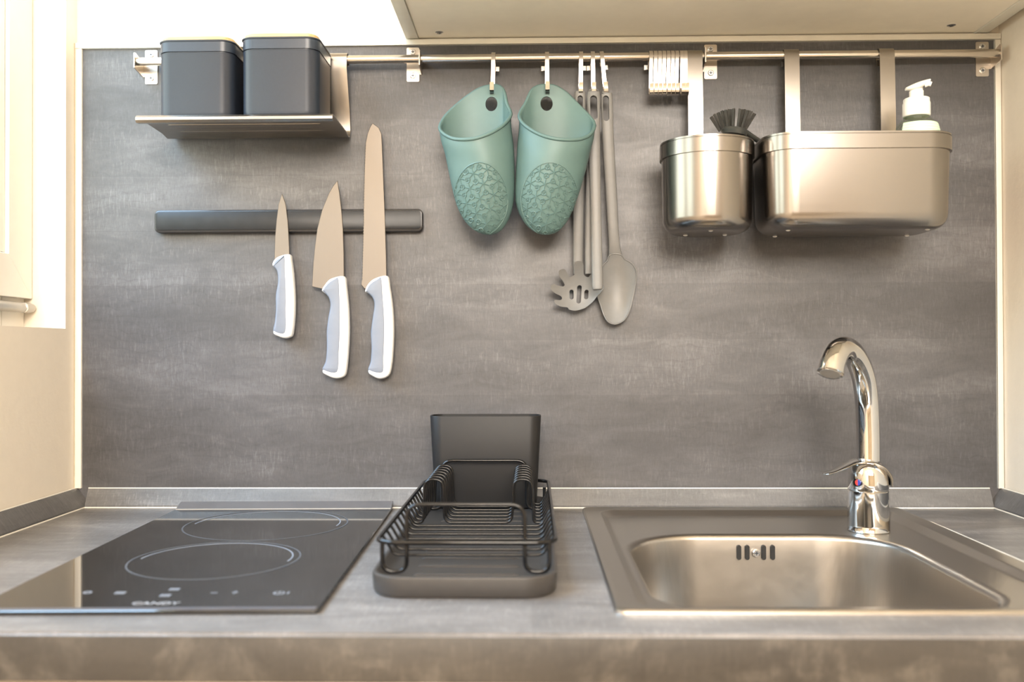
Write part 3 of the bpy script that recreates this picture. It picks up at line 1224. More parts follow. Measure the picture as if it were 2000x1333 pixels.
    def line(pts, r_=0.0008):
        run = []
        for x, z in pts:
            ok = ((x - pc.x) / prx) ** 2 + ((z - pc.z) / prz) ** 2 <= 1.0
            h_ = hit(x, z) if ok else None
            if h_ is not None:
                run.append(h_)
            else:
                if len(run) > 1:
                    tube(b, run, r_, 4, False, False)
                run = []
        if len(run) > 1:
            tube(b, run, r_, 4, False, False)

    def seg_(p, q, m=5):
        return [(p[0] + (q[0] - p[0]) * k / m, p[1] + (q[1] - p[1]) * k / m) for k in range(m + 1)]
    A = 0.0190
    tilt = 0.25 if not mirror else -0.15
    ca, sa = math.cos(tilt), math.sin(tilt)

    def lat(i, j):
        x, z = A * (i + j * 0.5), A * j * math.sqrt(3) / 2
        return (pc.x + x * ca - z * sa, pc.z + x * sa + z * ca)
    RC = 0.0033
    for i in range(-6, 7):
        for j in range(-6, 7):
            s = lat(i, j)
            for cc in (((i, j), (i + 1, j), (i, j + 1)), ((i + 1, j), (i + 1, j + 1), (i, j + 1))):
                q = [lat(*k) for k in cc]
                g = (sum(k[0] for k in q) / 3, sum(k[1] for k in q) / 3)
                if abs(g[0] - pc.x) > prx * 1.1 or abs(g[1] - pc.z) > prz * 1.1:
                    continue
                line([(g[0] + RC * math.cos(a), g[1] + RC * math.sin(a)) for a in (2 * math.pi * k / 10 for k in range(11))])
                for k in q:
                    L_ = math.hypot(k[0] - g[0], k[1] - g[1])
                    st = (g[0] + (k[0] - g[0]) * RC / L_, g[1] + (k[1] - g[1]) * RC / L_)
                    line(seg_(st, k))
                    line(seg_(g, (g[0] - (k[0] - g[0]) * RC / L_, g[1] - (k[1] - g[1]) * RC / L_), 2))
    line([(pc.x + prx * 0.995 * math.cos(a), pc.z + prz * 0.995 * math.sin(a)) for a in (2 * math.pi * k / 60 for k in range(61))], 0.0010)
    o = part('relief_pattern', b, TEAL, root, 60)
    o['kind'] = 'stuff'
    return root


M3 = lambda pts: crop(pts, 840, 80, 3.3333)
mitt('teal silicone pot grip beside the knives, its high corner leaning toward the other grip',
     M3([(62, 565), (85, 510), (130, 458), (190, 405), (250, 358), (305, 322), (350, 303), (390, 294), (430, 290), (465, 305), (485, 340), (497, 400), (510, 435), (527, 480)]),
     M3([(62, 565), (80, 598), (115, 622), (160, 638), (230, 642), (300, 634), (370, 610), (430, 580), (490, 535), (527, 480)]),
     M3([(64, 575), (90, 700), (130, 900), (160, 1030), (185, 1100), (220, 1165), (265, 1215), (320, 1248)]),
     M3([(528, 490), (546, 700), (551, 850), (551, 960), (545, 1045), (528, 1120), (500, 1185), (455, 1238)]),
     M3([(390, 1262)])[0], (960, 204.5, 11.8, 14.2), (936, 385, 55, 69), False)
mitt('teal silicone pot grip in front of the grey utensils, partly covering the pasta server',
     M3([(580, 485), (595, 450), (620, 410), (640, 365), (660, 325), (690, 302), (730, 291), (790, 292), (830, 305), (890, 345), (950, 405), (1010, 465), (1055, 515), (1072, 552)]),
     M3([(580, 485), (590, 520), (625, 556), (680, 592), (750, 622), (830, 640), (920, 644), (990, 636), (1045, 606), (1072, 552)]),
     M3([(580, 495), (566, 700), (556, 900), (553, 1020), (566, 1090), (592, 1150), (632, 1205), (688, 1246)]),
     M3([(1072, 562), (1050, 680), (1025, 800), (990, 930), (960, 1020), (928, 1105), (882, 1190), (824, 1244)]),
     M3([(755, 1262)])[0], (1067.5, 203.5, 12, 14.2), (1075, 385, 58, 69), True)

# ------------------------------------------------------------------ hooks
def hook_profile(drop, reach=0.013, back=0.0):
    """(y, z) of a flat S hook round the rail centre"""
    P = [(RR + 0.0026, -0.0105), (RR + 0.0014, -0.004)]
    for k in range(0, 9):
        a = k * math.pi / 8
        P.append(((RR + 0.0014) * math.cos(a), (RR + 0.0014) * math.sin(a)))
    P += [(-RR - 0.0016, -0.006), (-RR + 0.0005, -drop * 0.55), (-RR + 0.0005 + back, -drop + 0.010)]
    y0 = -RR + 0.0005 + back
    for k in range(0, 8):
        a = math.pi * k / 7
        P.append((y0 - reach / 2 + reach / 2 * math.cos(a), -drop + 0.006 - 0.006 * math.sin(a)))
    P += [(y0 - reach - 0.0004, -drop + 0.011), (y0 - reach - 0.002, -drop + 0.0145)]
    return P


def strip_mesh(prof_, w, th):
    """flat band of width w (along x) following a (y, z) profile"""
    bm_ = bmesh.new()
    P = [Vector(p) for p in prof_]
    rings = []
    for i, p in enumerate(P):
        t = (P[min(i + 1, len(P) - 1)] - P[max(0, i - 1)]).normalized()
        nn = Vector((t.y, -t.x)) * th / 2
        rings.append([(-w / 2, p.x + nn.x, p.y + nn.y), (w / 2, p.x + nn.x, p.y + nn.y), (w / 2, p.x - nn.x, p.y - nn.y), (-w / 2, p.x - nn.x, p.y - nn.y)])
    return loft(bm_, rings)


def hook(u, label, tilt=0.0, tab=1, drop=0.055, w=0.0055, group='steel S-hooks on the rail', twist=0.0, reach=0.013):
    x = at(u, 113, 1.28).x
    root = thing('rail_hook', label, 'hook', (x, RAILY, RAILZ), group, (0, tilt, twist))
    part('hook_band', strip_mesh(hook_profile(drop, reach), w, 0.0016), STEEL_HOOK, root, 40, local=True)
    b = bmesh.new()
    box(b, -0.003 + tab * 0.0052, 0.003 + tab * 0.0052, RR + 0.0016, RR + 0.0032, -0.0165, -0.0095, bevel=0.0004, seg=1)
    part('hook_tab', b, STEEL_HOOK, root, local=True)
    return root


hook(963.5, 'steel S-hook holding the teal pot grip nearer the knives', 0.02, 1, 0.0585, reach=0.030)
hook(1068.5, 'steel S-hook holding the teal pot grip nearer the utensils', 0.0, -1, 0.0585, reach=0.030)
hook(1135, 'steel S-hook holding the grey pasta server', 0.02, 1)
hook(1158, 'steel S-hook holding the grey tongs', -0.01, -1)
hook(1176, 'steel S-hook slanting over the grey spoon handle', -0.09, 1)
ORD = ['second', 'third', 'fourth', 'fifth', 'sixth']
h0 = hook(1272, 'empty flat S-hook at the end of the packed bunch, nearest the grey utensils', 0.02, -1, 0.0575, 0.0050, 'empty S-hooks bunched on the rail')
for i, u in enumerate((1280.7, 1289.2, 1297.6, 1306.0, 1314.4, 1322.8)):
    c = dup(h0)
    c.location.x = at(u, 113, 1.28).x
    c.rotation_euler = (0.0, 0.02 + 0.004 * ((i * 7) % 3), 0.0)
    c['label'] = ('empty flat S-hook, %s in the packed bunch counted from the grey utensils' % ORD[i]) if i < 5 else 'empty flat S-hook ending the packed bunch, next to the gap'
c = dup(h0)
c.location.x = at(1332, 113, 1.28).x
c.rotation_euler = (0, 0.0, 0.0)
c['label'] = 'empty steel S-hook set a little apart from the packed bunch'
c = dup(h0)
c.location.x = at(1339.3, 113, 1.28).x
c.rotation_euler = (0, 0.0, 0.0)
c['label'] = 'empty steel S-hook touching the strap of the round steel pot'

# ------------------------------------------------------------------ utensils
K4 = lambda pts: crop(pts, 1040, 380, 4.7625)


def handle_bar(pts, widths, Zs, slot, thick=0.0075):
    """flat rounded bar along pixel points with a hanging slot; returns a bmesh"""
    P = [at(u, v, Z) for (u, v), Z in zip(pts, Zs)]
    Ps = spline(P, 6)
    ws = [x.x for x in spline([Vector((w, 0, 0)) for w in widths], 6)]
    rings = []
    for i, p in enumerate(Ps):
        t = (Ps[min(i + 1, len(Ps) - 1)] - Ps[max(0, i - 1)]).normalized()
        s = t.cross(Vector((0, 1, 0))).normalized()
        nn = s.cross(t).normalized()
        hw = ws[i] * P[0].y * 0 + ws[i]
        th = thick * (1.0 if i < 0.86 * len(Ps) else 1.0 - 0.7 * (i - 0.86 * len(Ps)) / (0.14 * len(Ps)))
        rings.append([p + s * x * hw / 2 + nn * y * th / 2 for x, y in
                      ((1, -0.22), (1, 0.22), (0.91, 0.6), (0.68, 0.86), (0.3, 1), (-0.3, 1), (-0.68, 0.86), (-0.91, 0.6), (-1, 0.22), (-1, -0.22), (-0.91, -0.6), (-0.68, -0.86), (-0.3, -1), (0.3, -1), (0.68, -0.86), (0.91, -0.6))])
    bm_ = bmesh.new()
    loft(bm_, rings)
    if slot:
        (u0, v0), (u1, v1), w, Z = slot
        a, c_ = at(u0, v0, Z), at(u1, v1, Z)
        ax = Vector((c_.x - a.x, c_.z - a.z)).normalized()
        pr = Vector((-ax.y, ax.x))
        oo = []
        for k in range(9):
            g = math.pi * k / 8
            oo.append(Vector((a.x, a.z)) + (pr * math.cos(g) - ax * math.sin(g)) * w / 2)
        for k in range(9):
            g = math.pi * k / 8
            oo.append(Vector((c_.x, c_.z)) + (-pr * math.cos(g) + ax * math.sin(g)) * w / 2)
        cut = bmesh.new()
        slab(cut, oo, Z - 1.31 - 0.03, Z - 1.31 + 0.03)
        bm_ = boolean(bm_, [cut])
    return bm_


def sheet(outline, holes, f, thick, step=0.002):
    """curved sheet y = f(x, z) with thickness, cut to an outline and pierced"""
    xs = [p[0] for p in outline]
    zs = [p[1] for p in outline]
    x0, x1, z0, z1 = min(xs) - 0.003, max(xs) + 0.003, min(zs) - 0.003, max(zs) + 0.003
    nx, nz = int((x1 - x0) / step) + 2, int((z1 - z0) / step) + 2
    bm_ = bmesh.new()
    G = []
    for d in (0, thick):
        G.append([[bm_.verts.new((x0 + (x1 - x0) * i / nx, f(x0 + (x1 - x0) * i / nx, z0 + (z1 - z0) * j / nz) + d, z0 + (z1 - z0) * j / nz))
                   for j in range(nz + 1)] for i in range(nx + 1)])
    for g in G:
        for i in range(nx):
            for j in range(nz):
                bm_.faces.new((g[i][j], g[i + 1][j], g[i + 1][j + 1], g[i][j + 1]))
    edge = [(i, 0) for i in range(nx)] + [(nx, j) for j in range(nz)] + [(i, nz) for i in range(nx, 0, -1)] + [(0, j) for j in range(nz, 0, -1)]
    for k, (i, j) in enumerate(edge):
        i2, j2 = edge[(k + 1) % len(edge)]
        bm_.faces.new((G[0][i][j], G[0][i2][j2], G[1][i2][j2], G[1][i][j]))
    cut = bmesh.new()
    slab(cut, outline, -0.25, 0.1)
    bm_ = boolean(bm_, [cut], 'INTERSECT')
    hs = []
    for h_ in holes:
        c_ = bmesh.new()
        slab(c_, h_, -0.25, 0.1)
        hs.append(c_)
    return boolean(bm_, hs) if hs else bm_


# pasta server
zz0 = at(1130, 607, 1.28)
sv = thing('pasta_server', 'grey nylon pasta server with toothed slotted head, behind the teal grip', 'utensil', (zz0.x, -0.03, zz0.z))
SH = [1.275, 1.275, 1.278, 1.285, 1.290, 1.290]
b = handle_bar([(1133, 180), (1133, 186), (1132, 260), (1130, 400), (1129, 500), (1129, 535)], [0.009, 0.0155, 0.0150, 0.0145, 0.0140, 0.0122], SH,
               ((1133, 193), (1132.5, 232), 0.0075, 1.275))
part('server_handle', b, NYLON, sv, 45)
out_ = K4([(388, 640), (392, 735), (378, 756), (345, 770), (322, 735), (300, 705), (270, 703), (243, 722), (246, 760), (285, 812), (300, 842), (282, 858), (240, 852), (195, 838),
           (168, 858), (172, 893), (215, 925), (262, 945), (275, 970), (255, 985), (205, 985), (212, 1018), (265, 1046), (325, 1052), (340, 1072), (400, 1082), (470, 1064), (502, 1048),
           (560, 1000), (600, 950), (640, 905), (660, 860), (625, 820), (600, 800), (600, 740), (580, 700), (548, 698), (538, 745), (520, 770), (492, 762), (474, 735), (462, 640)])
ol = px_outline(out_, 1.288, 3)
hc = at(*K4([(430, 920)])[0], 1.288)
hx = 50 * 1.288 / F


def fserver(x, z):
    r2 = ((x - hc.x) ** 2 + (z - hc.z) ** 2)
    return 1.2935 - 1.31 - 11.0 * min(r2, 0.0024)


def oval(u, v, rw, rh, lean=0.0):
    cu, cv = K4([(u, v)])[0]
    pts = []
    for k in range(20):
        a = 2 * math.pi * k / 20
        dx, dz = rw * math.cos(a), (rh - rw) * (1 if math.sin(a) > 0 else -1) + rw * math.sin(a)
        pts.append((cu + (dx + lean * dz) / 4.7625, cv - dz / 4.7625))
    return px_outline(pts, 1.288)


b = sheet(ol, [oval(365, 930, 20, 46), oval(435, 928, 22, 86, 0.06), oval(503, 930, 20, 45, 0.08)], fserver, 0.0026)
part('server_head', b, NYLON, sv, 40)

# spoon
zz0 = at(1207, 632, 1.28)
sp = thing('cooking_spoon', 'grey nylon cooking spoon with large solid oval bowl', 'utensil', (zz0.x, -0.03, zz0.z))
b = handle_bar([(1184, 184), (1185, 190), (1187, 260), (1194, 380), (1199, 470), (1203, 510)], [0.010, 0.0160, 0.0160, 0.0158, 0.0152, 0.0215],
               [1.274, 1.274, 1.278, 1.285, 1.290, 1.2985], ((1183, 194), (1184, 231), 0.0085, 1.274))
part('spoon_handle', b, NYLON, sp, 45)
ol = px_outline(K4([(722, 560), (700, 612), (658, 655), (630, 715), (612, 800), (604, 880), (612, 950), (640, 1030), (665, 1110), (700, 1175), (750, 1203), (800, 1200), (858, 1165), (900, 1100),
                    (930, 1000), (958, 860), (971, 755), (960, 685), (920, 632), (862, 596), (832, 560), (778, 548)]), 1.285, 4)
sc_ = at(*K4([(790, 880)])[0], 1.285)


def fspoon(x, z):
    qx, qz = (x - sc_.x) / 0.029, (z - sc_.z) / 0.052
    q = min(qx * qx + qz * qz, 1.25)
    return 1.3025 - 1.31 - 0.0125 * q


b = sheet(ol, [], fspoon, 0.0024)
part('spoon_bowl', b, NYLON, sp, 40)
# the rim: a thin bead along the edge of the bowl
b = bmesh.new()
tube(b, [Vector((x, fspoon(x, z) + 0.0006, z)) for x, z in ol], 0.0011, 6, True)
part('bowl_rim', b, NYLON, sp, 60)

# tongs: two long arms joined at the hanging loop
zz0 = at(1167, 567, 1.27)
tg = thing('kitchen_tongs', 'slim grey tongs with two long narrow arms, between pasta server and spoon', 'utensil', (zz0.x, -0.04, zz0.z))
b = handle_bar([(1159.5, 180), (1159.5, 186), (1160, 250), (1163.5, 400), (1166.5, 540), (1167, 562), (1167.2, 567)], [0.010, 0.0185, 0.0165, 0.0150, 0.0150, 0.0140, 0.0105],
               [1.273, 1.273, 1.268, 1.262, 1.262, 1.262, 1.262], ((1159, 195), (1159.3, 230), 0.0098, 1.273), 0.009)
part('front_arm', b, NYLON, tg, 45)
b = handle_bar([(1158, 244), (1155.5, 300), (1152, 400), (1150.5, 500), (1150.3, 535)], [0.011, 0.0120, 0.0115, 0.0110, 0.0100], [1.270, 1.274, 1.276, 1.278, 1.279], None, 0.0055)
part('rear_arm', b, NYLON, tg, 45)

# ------------------------------------------------------------------ steel pots on straps
def bin_body(cx, cy, w, d, r, z0, z1, taper, rb, t=0.0012, n=10):
    """open thin-walled container with rounded bottom edge"""
    rings = []
    for k in range(0, 7):
        a = math.pi / 2 * k / 6
        ins = rb * (1 - math.sin(a)) + taper
        rings.append(flat(rrect(cx, cy, w - 2 * ins, d - 2 * ins, max(r - ins, 0.004), n), z0 + rb * (1 - math.cos(a))))
    rings[0] = flat(rrect(cx, cy, w - 2 * (rb + taper), d - 2 * (rb + taper), max(r - rb - taper, 0.004), n), z0)
    rings.append(flat(rrect(cx, cy, w, d, r, n), z1))
    rings.append(flat(rrect(cx, cy, w - 2 * t, d - 2 * t, r - t, n), z1))
    rings.append(flat(rrect(cx, cy, w - 2 * (taper + t + 0.001), d - 2 * (taper + t + 0.001), r - taper - t, n), z0 + rb))
    rings.append(flat(rrect(cx, cy, w - 2 * rb - 2 * taper - 2 * t, d - 2 * rb - 2 * taper - 2 * t, max(r - rb - taper, 0.004), n), z0 + 0.002))
    bm_ = bmesh.new()
    return loft(bm_, rings)


def band(cx, cy, w, d, r, z0, z1, z2, t=0.0021, n=10):
    """proud collar with a thin rolled lip on top"""
    rg = [(0.0, z0), (t * 2, z0), (t * 2, z1), (t * 0.9, z1 + 0.0005), (t * 0.9, z1 + 0.0010), (t * 1.5, z1 + 0.0013), (t * 1.5, z2), (-0.0024, z2), (-0.0024, z1), (-0.001, z0)]
    bm_ = bmesh.new()
    rings = [flat(rrect(cx, cy, w + a, d + a, r + a / 2, n), z) for a, z in rg]
    rings.append(rings[0])
    loft(bm_, rings, False, False)
    bmesh.ops.remove_doubles(bm_, verts=bm_.verts, dist=1e-7)
    return bm_


def strap(parent, u_top, u_bot, w, zbot, ystrap):
    xt, xb = at(u_top, 113, 1.28).x, at(u_bot, 255, 1.27).x
    xb = xt
    P = [(RAILY + RR + 0.0025, RAILZ - 0.014), (RAILY + RR + 0.0017, RAILZ - 0.003)]
    for k in range(0, 9):
        a = math.pi * k / 8
        P.append((RAILY + (RR + 0.0015) * math.cos(a), RAILZ + (RR + 0.0015) * math.sin(a)))
    P += [(RAILY - RR - 0.0016, RAILZ - 0.006), (ystrap - 0.0008, zbot + 0.05), (ystrap - 0.0008, zbot)]
    bm_ = strip_mesh([(y, z) for y, z in P], w, 0.0015)
    bm_.transform(Matrix.Translation((xt, 0, 0)))
    return part('hanging_strap', bm_, STEEL_H, parent, 40)


YB = RAILY - RR - 0.0035           # back face of the hung containers
# round pot
pw = 0.118
pcx = at(1380, 300, 1.215).x
pcy = YB - 0.0035 - pw / 2
z1 = at(1380, 260, 1.152).z
z0 = at(1380, 463, 1.25).z
pot = thing('hanging_pot', 'round brushed steel pot hung from the rail by one strap', 'container', (pcx, pcy, z0))
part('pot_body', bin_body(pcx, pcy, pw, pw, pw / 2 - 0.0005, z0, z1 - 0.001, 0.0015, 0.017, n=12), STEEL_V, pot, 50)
part('pot_rim', band(pcx, pcy, pw, pw, pw / 2 - 0.0005, z1 - 0.021, z1 - 0.0035, z1, n=12), STEEL_V, pot, 35)
strap(pot, 1357.5, 1358, 0.0205, z1 - 0.008, YB)
for k in range(3):
    a = 2 * math.pi * k / 3 + 0.5
    b = bmesh.new()
    lathe(b, [(0.0015, -0.0012), (0.003, -0.0004), (0.003, 0.001)], (pcx + 0.030 * math.cos(a), pcy + 0.030 * math.sin(a), z0), 12)
    part('rubber_foot', b, RUBBER, pot, label='small clear rubber foot')
# long bin
bx1 = at(1880, 300, 1.153).x - 0.0016
bx0 = bx1 - 0.2365
bw, bd = bx1 - bx0, 0.122
bcx, bcy = (bx0 + bx1) / 2, YB - 0.0035 - bd / 2
bz1 = at(1680, 256, 1.152).z
bz0 = at(1680, 462, 1.25).z
binr = thing('hanging_bin', 'long rectangular brushed steel bin hung from the rail by two straps', 'container', (bcx, bcy, bz0))
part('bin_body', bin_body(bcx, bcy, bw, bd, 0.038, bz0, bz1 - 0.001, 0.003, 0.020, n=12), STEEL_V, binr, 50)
part('bin_rim', band(bcx, bcy, bw, bd, 0.038, bz1 - 0.021, bz1 - 0.0035, bz1, n=12), STEEL_V, binr, 35)
strap(binr, 1546.5, 1548, 0.0205, bz1 - 0.008, YB)
strap(binr, 1732.5, 1734, 0.0205, bz1 - 0.008, YB)
for sx in (-1, 1):
    for sy in (-1, 1):
        b = bmesh.new()
        lathe(b, [(0.0015, -0.0012), (0.003, -0.0004), (0.003, 0.001)], (bcx + sx * 0.088, bcy + sy * 0.032, bz0), 12)
        part('rubber_foot', b, RUBBER, binr, label='small clear rubber foot')

# ------------------------------------------------------------------ dish brush
rnd = random.Random(4)
BH = at(1434, 257, 1.215)
br = thing('dish_brush', 'dark grey dish brush with fanned bristles, head over the round pot', 'brush', BH)
b = bmesh.new()
ax1 = (at(1456, 256, 1.215) - at(1411, 258, 1.215)).normalized()
rings = []
for s, rr in ((-0.0015, 0.010), (-0.0050, 0.0155), (0.0, 0.0175), (0.0035, 0.0150), (0.0045, 0.006)):
    rings.append([BH + Vector((math.cos(a) * rr, math.sin(a) * rr * 0.9, s + 0.002 * math.cos(a) * -1)) for a in (2 * math.pi * k / 20 for k in range(20))])
rings = rings[1:]
loft(b, rings)
part('brush_head', b, BRUSH_M, br, 50)
hp0, hp1, hp2 = at(1450, 254, 1.213), at(1472, 269, 1.232), at(1494, 283, 1.250)
hp3 = at(1560, 322, 1.252)
b = bmesh.new()
tube(b, spline([hp0, hp1, hp2, hp3], 5), 0.0036, 12)
part('brush_handle', b, BRUSH_M, br, 50)
K6 = lambda x, y: (1380 + x / 11.108, 200 + y / 11.108)
tufts = [((100, 320), (290, 630), 0), ((250, 228), (385, 600), 0), ((415, 168), (470, 582), 0), ((585, 140), (575, 565), 0), ((735, 150), (675, 567), 0), ((890, 178), (765, 577), 0),
         ((1040, 250), (845, 592), 0), ((335, 200), (425, 590), 1), ((500, 160), (520, 570), 1), ((815, 165), (720, 570), 1), ((170, 270), (340, 612), 1), ((965, 205), (805, 580), 1)]
for tp, bs, rear in tufts:
    A_, B_ = at(*K6(*bs), 1.212 + 0.012 * rear), at(*K6(*tp), 1.208 + 0.026 * rear)
    b = bmesh.new()
    d = (B_ - A_)
    u_ = d.orthogonal().normalized()
    w_ = d.normalized().cross(u_)
    for k in range(24):
        a, q = k * 2.39996, math.sqrt((k + 0.5) / 24)
        o0 = (u_ * math.cos(a) + w_ * math.sin(a)) * 0.0014 * q
        o1 = (u_ * math.cos(a) + w_ * math.sin(a)) * 0.0021 * q
        tube(b, [A_ + o0, B_ + o1 + d * rnd.uniform(-0.04, 0.03)], 0.00055, 4)
    part('bristle_tuft', b, BRISTLE_M, br, 60)

# ------------------------------------------------------------------ soap bottle
sbZ = 1.205
sbx = at(1794, 240, sbZ).x - 0.0025
sby = sbZ - 1.31
zs = lambda v: at(1794, v, sbZ).z
b0 = bz0 + 0.0022
sb = thing('soap_dispenser', 'clear soap dispenser with white pump and pale green label in the bin', 'bottle', (sbx, sby, b0))
zcol = zs(228)
shl = zs(256)
prof_b = [(0.012, 0.0), (0.0246, 0.001), (0.0275, 0.005), (0.0275, shl - b0 - 0.002), (0.0272, shl - b0), (0.0246, zs(245) - b0), (0.0200, zs(237) - b0), (0.0160, zs(231) - b0), (0.0148, zcol - b0)]
b = bmesh.new()
lathe(b, prof_b, (sbx, sby, b0), 32)
part('bottle_body', b, BOTTLE_M, sb, 40, label='clear plastic bottle')
b = bmesh.new()
lathe(b, [(0.010, 0.002), (0.0257, 0.003), (0.0262, 0.06), (0.0262, shl - b0 - 0.006), (0.012, shl - b0 - 0.0055)], (sbx, sby, b0), 32)
part('soap', b, SOAP_M, sb, 40, label='green liquid soap')
lab = bmesh.new()
rings = []
for rr, zz in ((0.0279, shl - b0 - 0.07), (0.0279, shl - b0 - 0.001), (0.0262, zs(247.5) - b0), (0.0252, zs(244.5) - b0), (0.0248, zs(244.5) - b0), (0.0258, zs(247.5) - b0), (0.0276, shl - b0 - 0.001), (0.0276, shl - b0 - 0.07)):
    rings.append([(sbx + rr * math.sin(a), sby - rr * math.cos(a), b0 + zz) for a in (-1.05 + 2.2 * k / 24 for k in range(25))])
rings.append(rings[0])
loft(lab, rings, False, False, False)
part('label', lab, LABEL_G, sb, 40, label='pale green label')
b = bmesh.new()
hC = zs(193) - zcol
lathe(b, [(0.0158, -0.0005), (0.0168, 0.0005), (0.0168, hC * 0.72), (0.0164, hC * 0.78), (0.0160, hC * 0.80), (0.0160, hC * 0.97), (0.0150, hC), (0.009, hC)], (sbx, sby, zcol), 32)
part('collar', b, PUMP_M, sb, 35, label='white screw collar')
b = bmesh.new()
zst = zs(194)
hS = zs(172) - zst
lathe(b, [(0.0088, 0), (0.0088, hS * 0.7), (0.0080, hS * 0.75), (0.0080, hS)], (sbx, sby, zst), 24)
part('stem', b, PUMP_M, sb, 35)
# pump head: a tilted leaf-shaped pad ending in a nozzle
b = bmesh.new()
pl, pr_ = at(1769.5, 174, sbZ), at(1816, 157, sbZ - 0.012)
rings = []
N = 10
for k in range(N + 1):
    s = k / N
    p = pl.lerp(pr_, s)
    wd = 0.0085 * math.sin(math.pi * min(1, 0.12 + s * 0.80)) ** 0.7
    hh = 0.0012 + 0.0032 * math.sin(math.pi * min(1, 0.08 + s * 0.85))
    cz = p.z - 0.0012 * math.sin(math.pi * s)
    rings.append([(p.x, p.y + wd * math.cos(a), cz + hh * math.sin(a)) for a in (2 * math.pi * q / 14 for q in range(14))])
loft(b, rings)
part('pump_head', b, PUMP_M, sb, 60)
b = bmesh.new()
q = at(1814, 163, sbZ - 0.012)
tube(b, [at(1806, 165, sbZ - 0.01), q, q + Vector((0.003, -0.001, -0.0012))], [0.004, 0.0034, 0.0030], 12)
part('nozzle', b, PUMP_M, sb, 50)

# ------------------------------------------------------------------ hob
HZ = 0.0045
pR = on(627, 1191, HZ)
pL = on(163, 1087, HZ)
pL2 = on(352, 990.5, HZ)
HROT = 0.028
hw_ = 0.297
hd_ = 0.515
# front right corner fixed, turned slightly
ex = Vector((math.cos(HROT), math.sin(HROT), 0))
ey = Vector((-math.sin(HROT), math.cos(HROT), 0))
hc_ = pR - ex * hw_ / 2 + ey * hd_ / 2
hc_ = Vector((hc_.x - 0.002, hc_.y, TOP))
hob = thing('hob', 'black glass two-zone electric hob set in the worktop beside the window wall', 'hob', hc_, None, (0, 0, HROT))


def L(bm_, name, mat, parent=None, smooth=30, label=None):
    return part(name, bm_, mat, parent or hob, smooth, label, local=True)


b = bmesh.new()
rings = [flat(rrect(0, 0, hw_ - 0.002, hd_ - 0.002, 0.003, 4), 0.0016), flat(rrect(0, 0, hw_, hd_, 0.004, 4), 0.0022), flat(rrect(0, 0, hw_, hd_, 0.004, 4), 0.0036),
         flat(rrect(0, 0, hw_ - 0.0016, hd_ - 0.0016, 0.0035, 4), HZ)]
loft(b, rings)
L(b, 'glass_plate', HOB_M)
b = bmesh.new()
loft(b, [flat(rrect(0, 0, hw_ - 0.004, hd_ - 0.004, 0.002, 3), 0.0002), flat(rrect(0, 0, hw_ - 0.004, hd_ - 0.004, 0.002, 3), 0.0017)])
L(b, 'seal_gasket', BLACK)
b = bmesh.new()
wedge = [(hd_ / 2 - 0.022, HZ - 0.001), (hd_ / 2 - 0.022, HZ + 0.0003), (hd_ / 2 - 0.001, HZ + 0.0072), (hd_ / 2 + 0.0015, HZ + 0.0066), (hd_ / 2 + 0.0015, HZ - 0.001)]
loft(b, [[(x, y, z) for y, z in wedge] for x in (-hw_ / 2 + 0.0005, hw_ / 2 - 0.0005)])
L(b, 'rear_trim', HOB_TRIM, smooth=0)
b = newbox(-hw_ / 2 + 0.001, hw_ / 2 - 0.001, hd_ / 2 - 0.0235, hd_ / 2 - 0.0222, HZ, HZ + 0.0008)
L(b, 'reflected_line', plain('hob_reflected_line', (0.42, 0.40, 0.37), 0.4))  # pale strip painting in a line reflected at the rear of the glass
b = newbox(-hw_ / 2 + 0.003, hw_ / 2 - 0.003, -hd_ / 2 + 0.0006, -hd_ / 2 + 0.007, HZ, HZ + 0.0004)
L(b, 'front_line', plain('hob_edge', (0.10, 0.10, 0.115), 0.4))


def arc(cx, cy, r0, r1, a0, a1, z=HZ + 0.0002, n=72):
    bm_ = bmesh.new()
    full = abs(a1 - a0) > 6.28
    rg = []
    for k in range(n if full else n + 1):
        a = a0 + (a1 - a0) * k / n
        ca, sa = math.cos(a), math.sin(a)
        rg.append([(cx + r * ca, cy + r * sa, zz) for r, zz in ((r0, z - 0.0001), (r0, z + 0.0001), (r1, z + 0.0001), (r1, z - 0.0001))])
    if full:
        rg.append(rg[0])
    loft(bm_, rg, not full, not full)
    if full:
        bmesh.ops.remove_doubles(bm_, verts=bm_.verts, dist=1e-7)
    return bm_


inv = root_matrix(hob).inverted()
for (u, v, r) in ((421, 1093, 0.0865), (521, 1024.5, 0.100)):
    p = inv @ on(u, v, HZ)
    z_ = L(arc(p.x, p.y, r - 0.0010, r + 0.0010, 0, 2 * math.pi), 'cooking_zone', HOB_RING)
    L(arc(p.x, p.y, r * 0.90, r * 0.90 + 0.0016, math.radians(-8), math.radians(178)), 'zone_arc', HOB_MARK, z_)
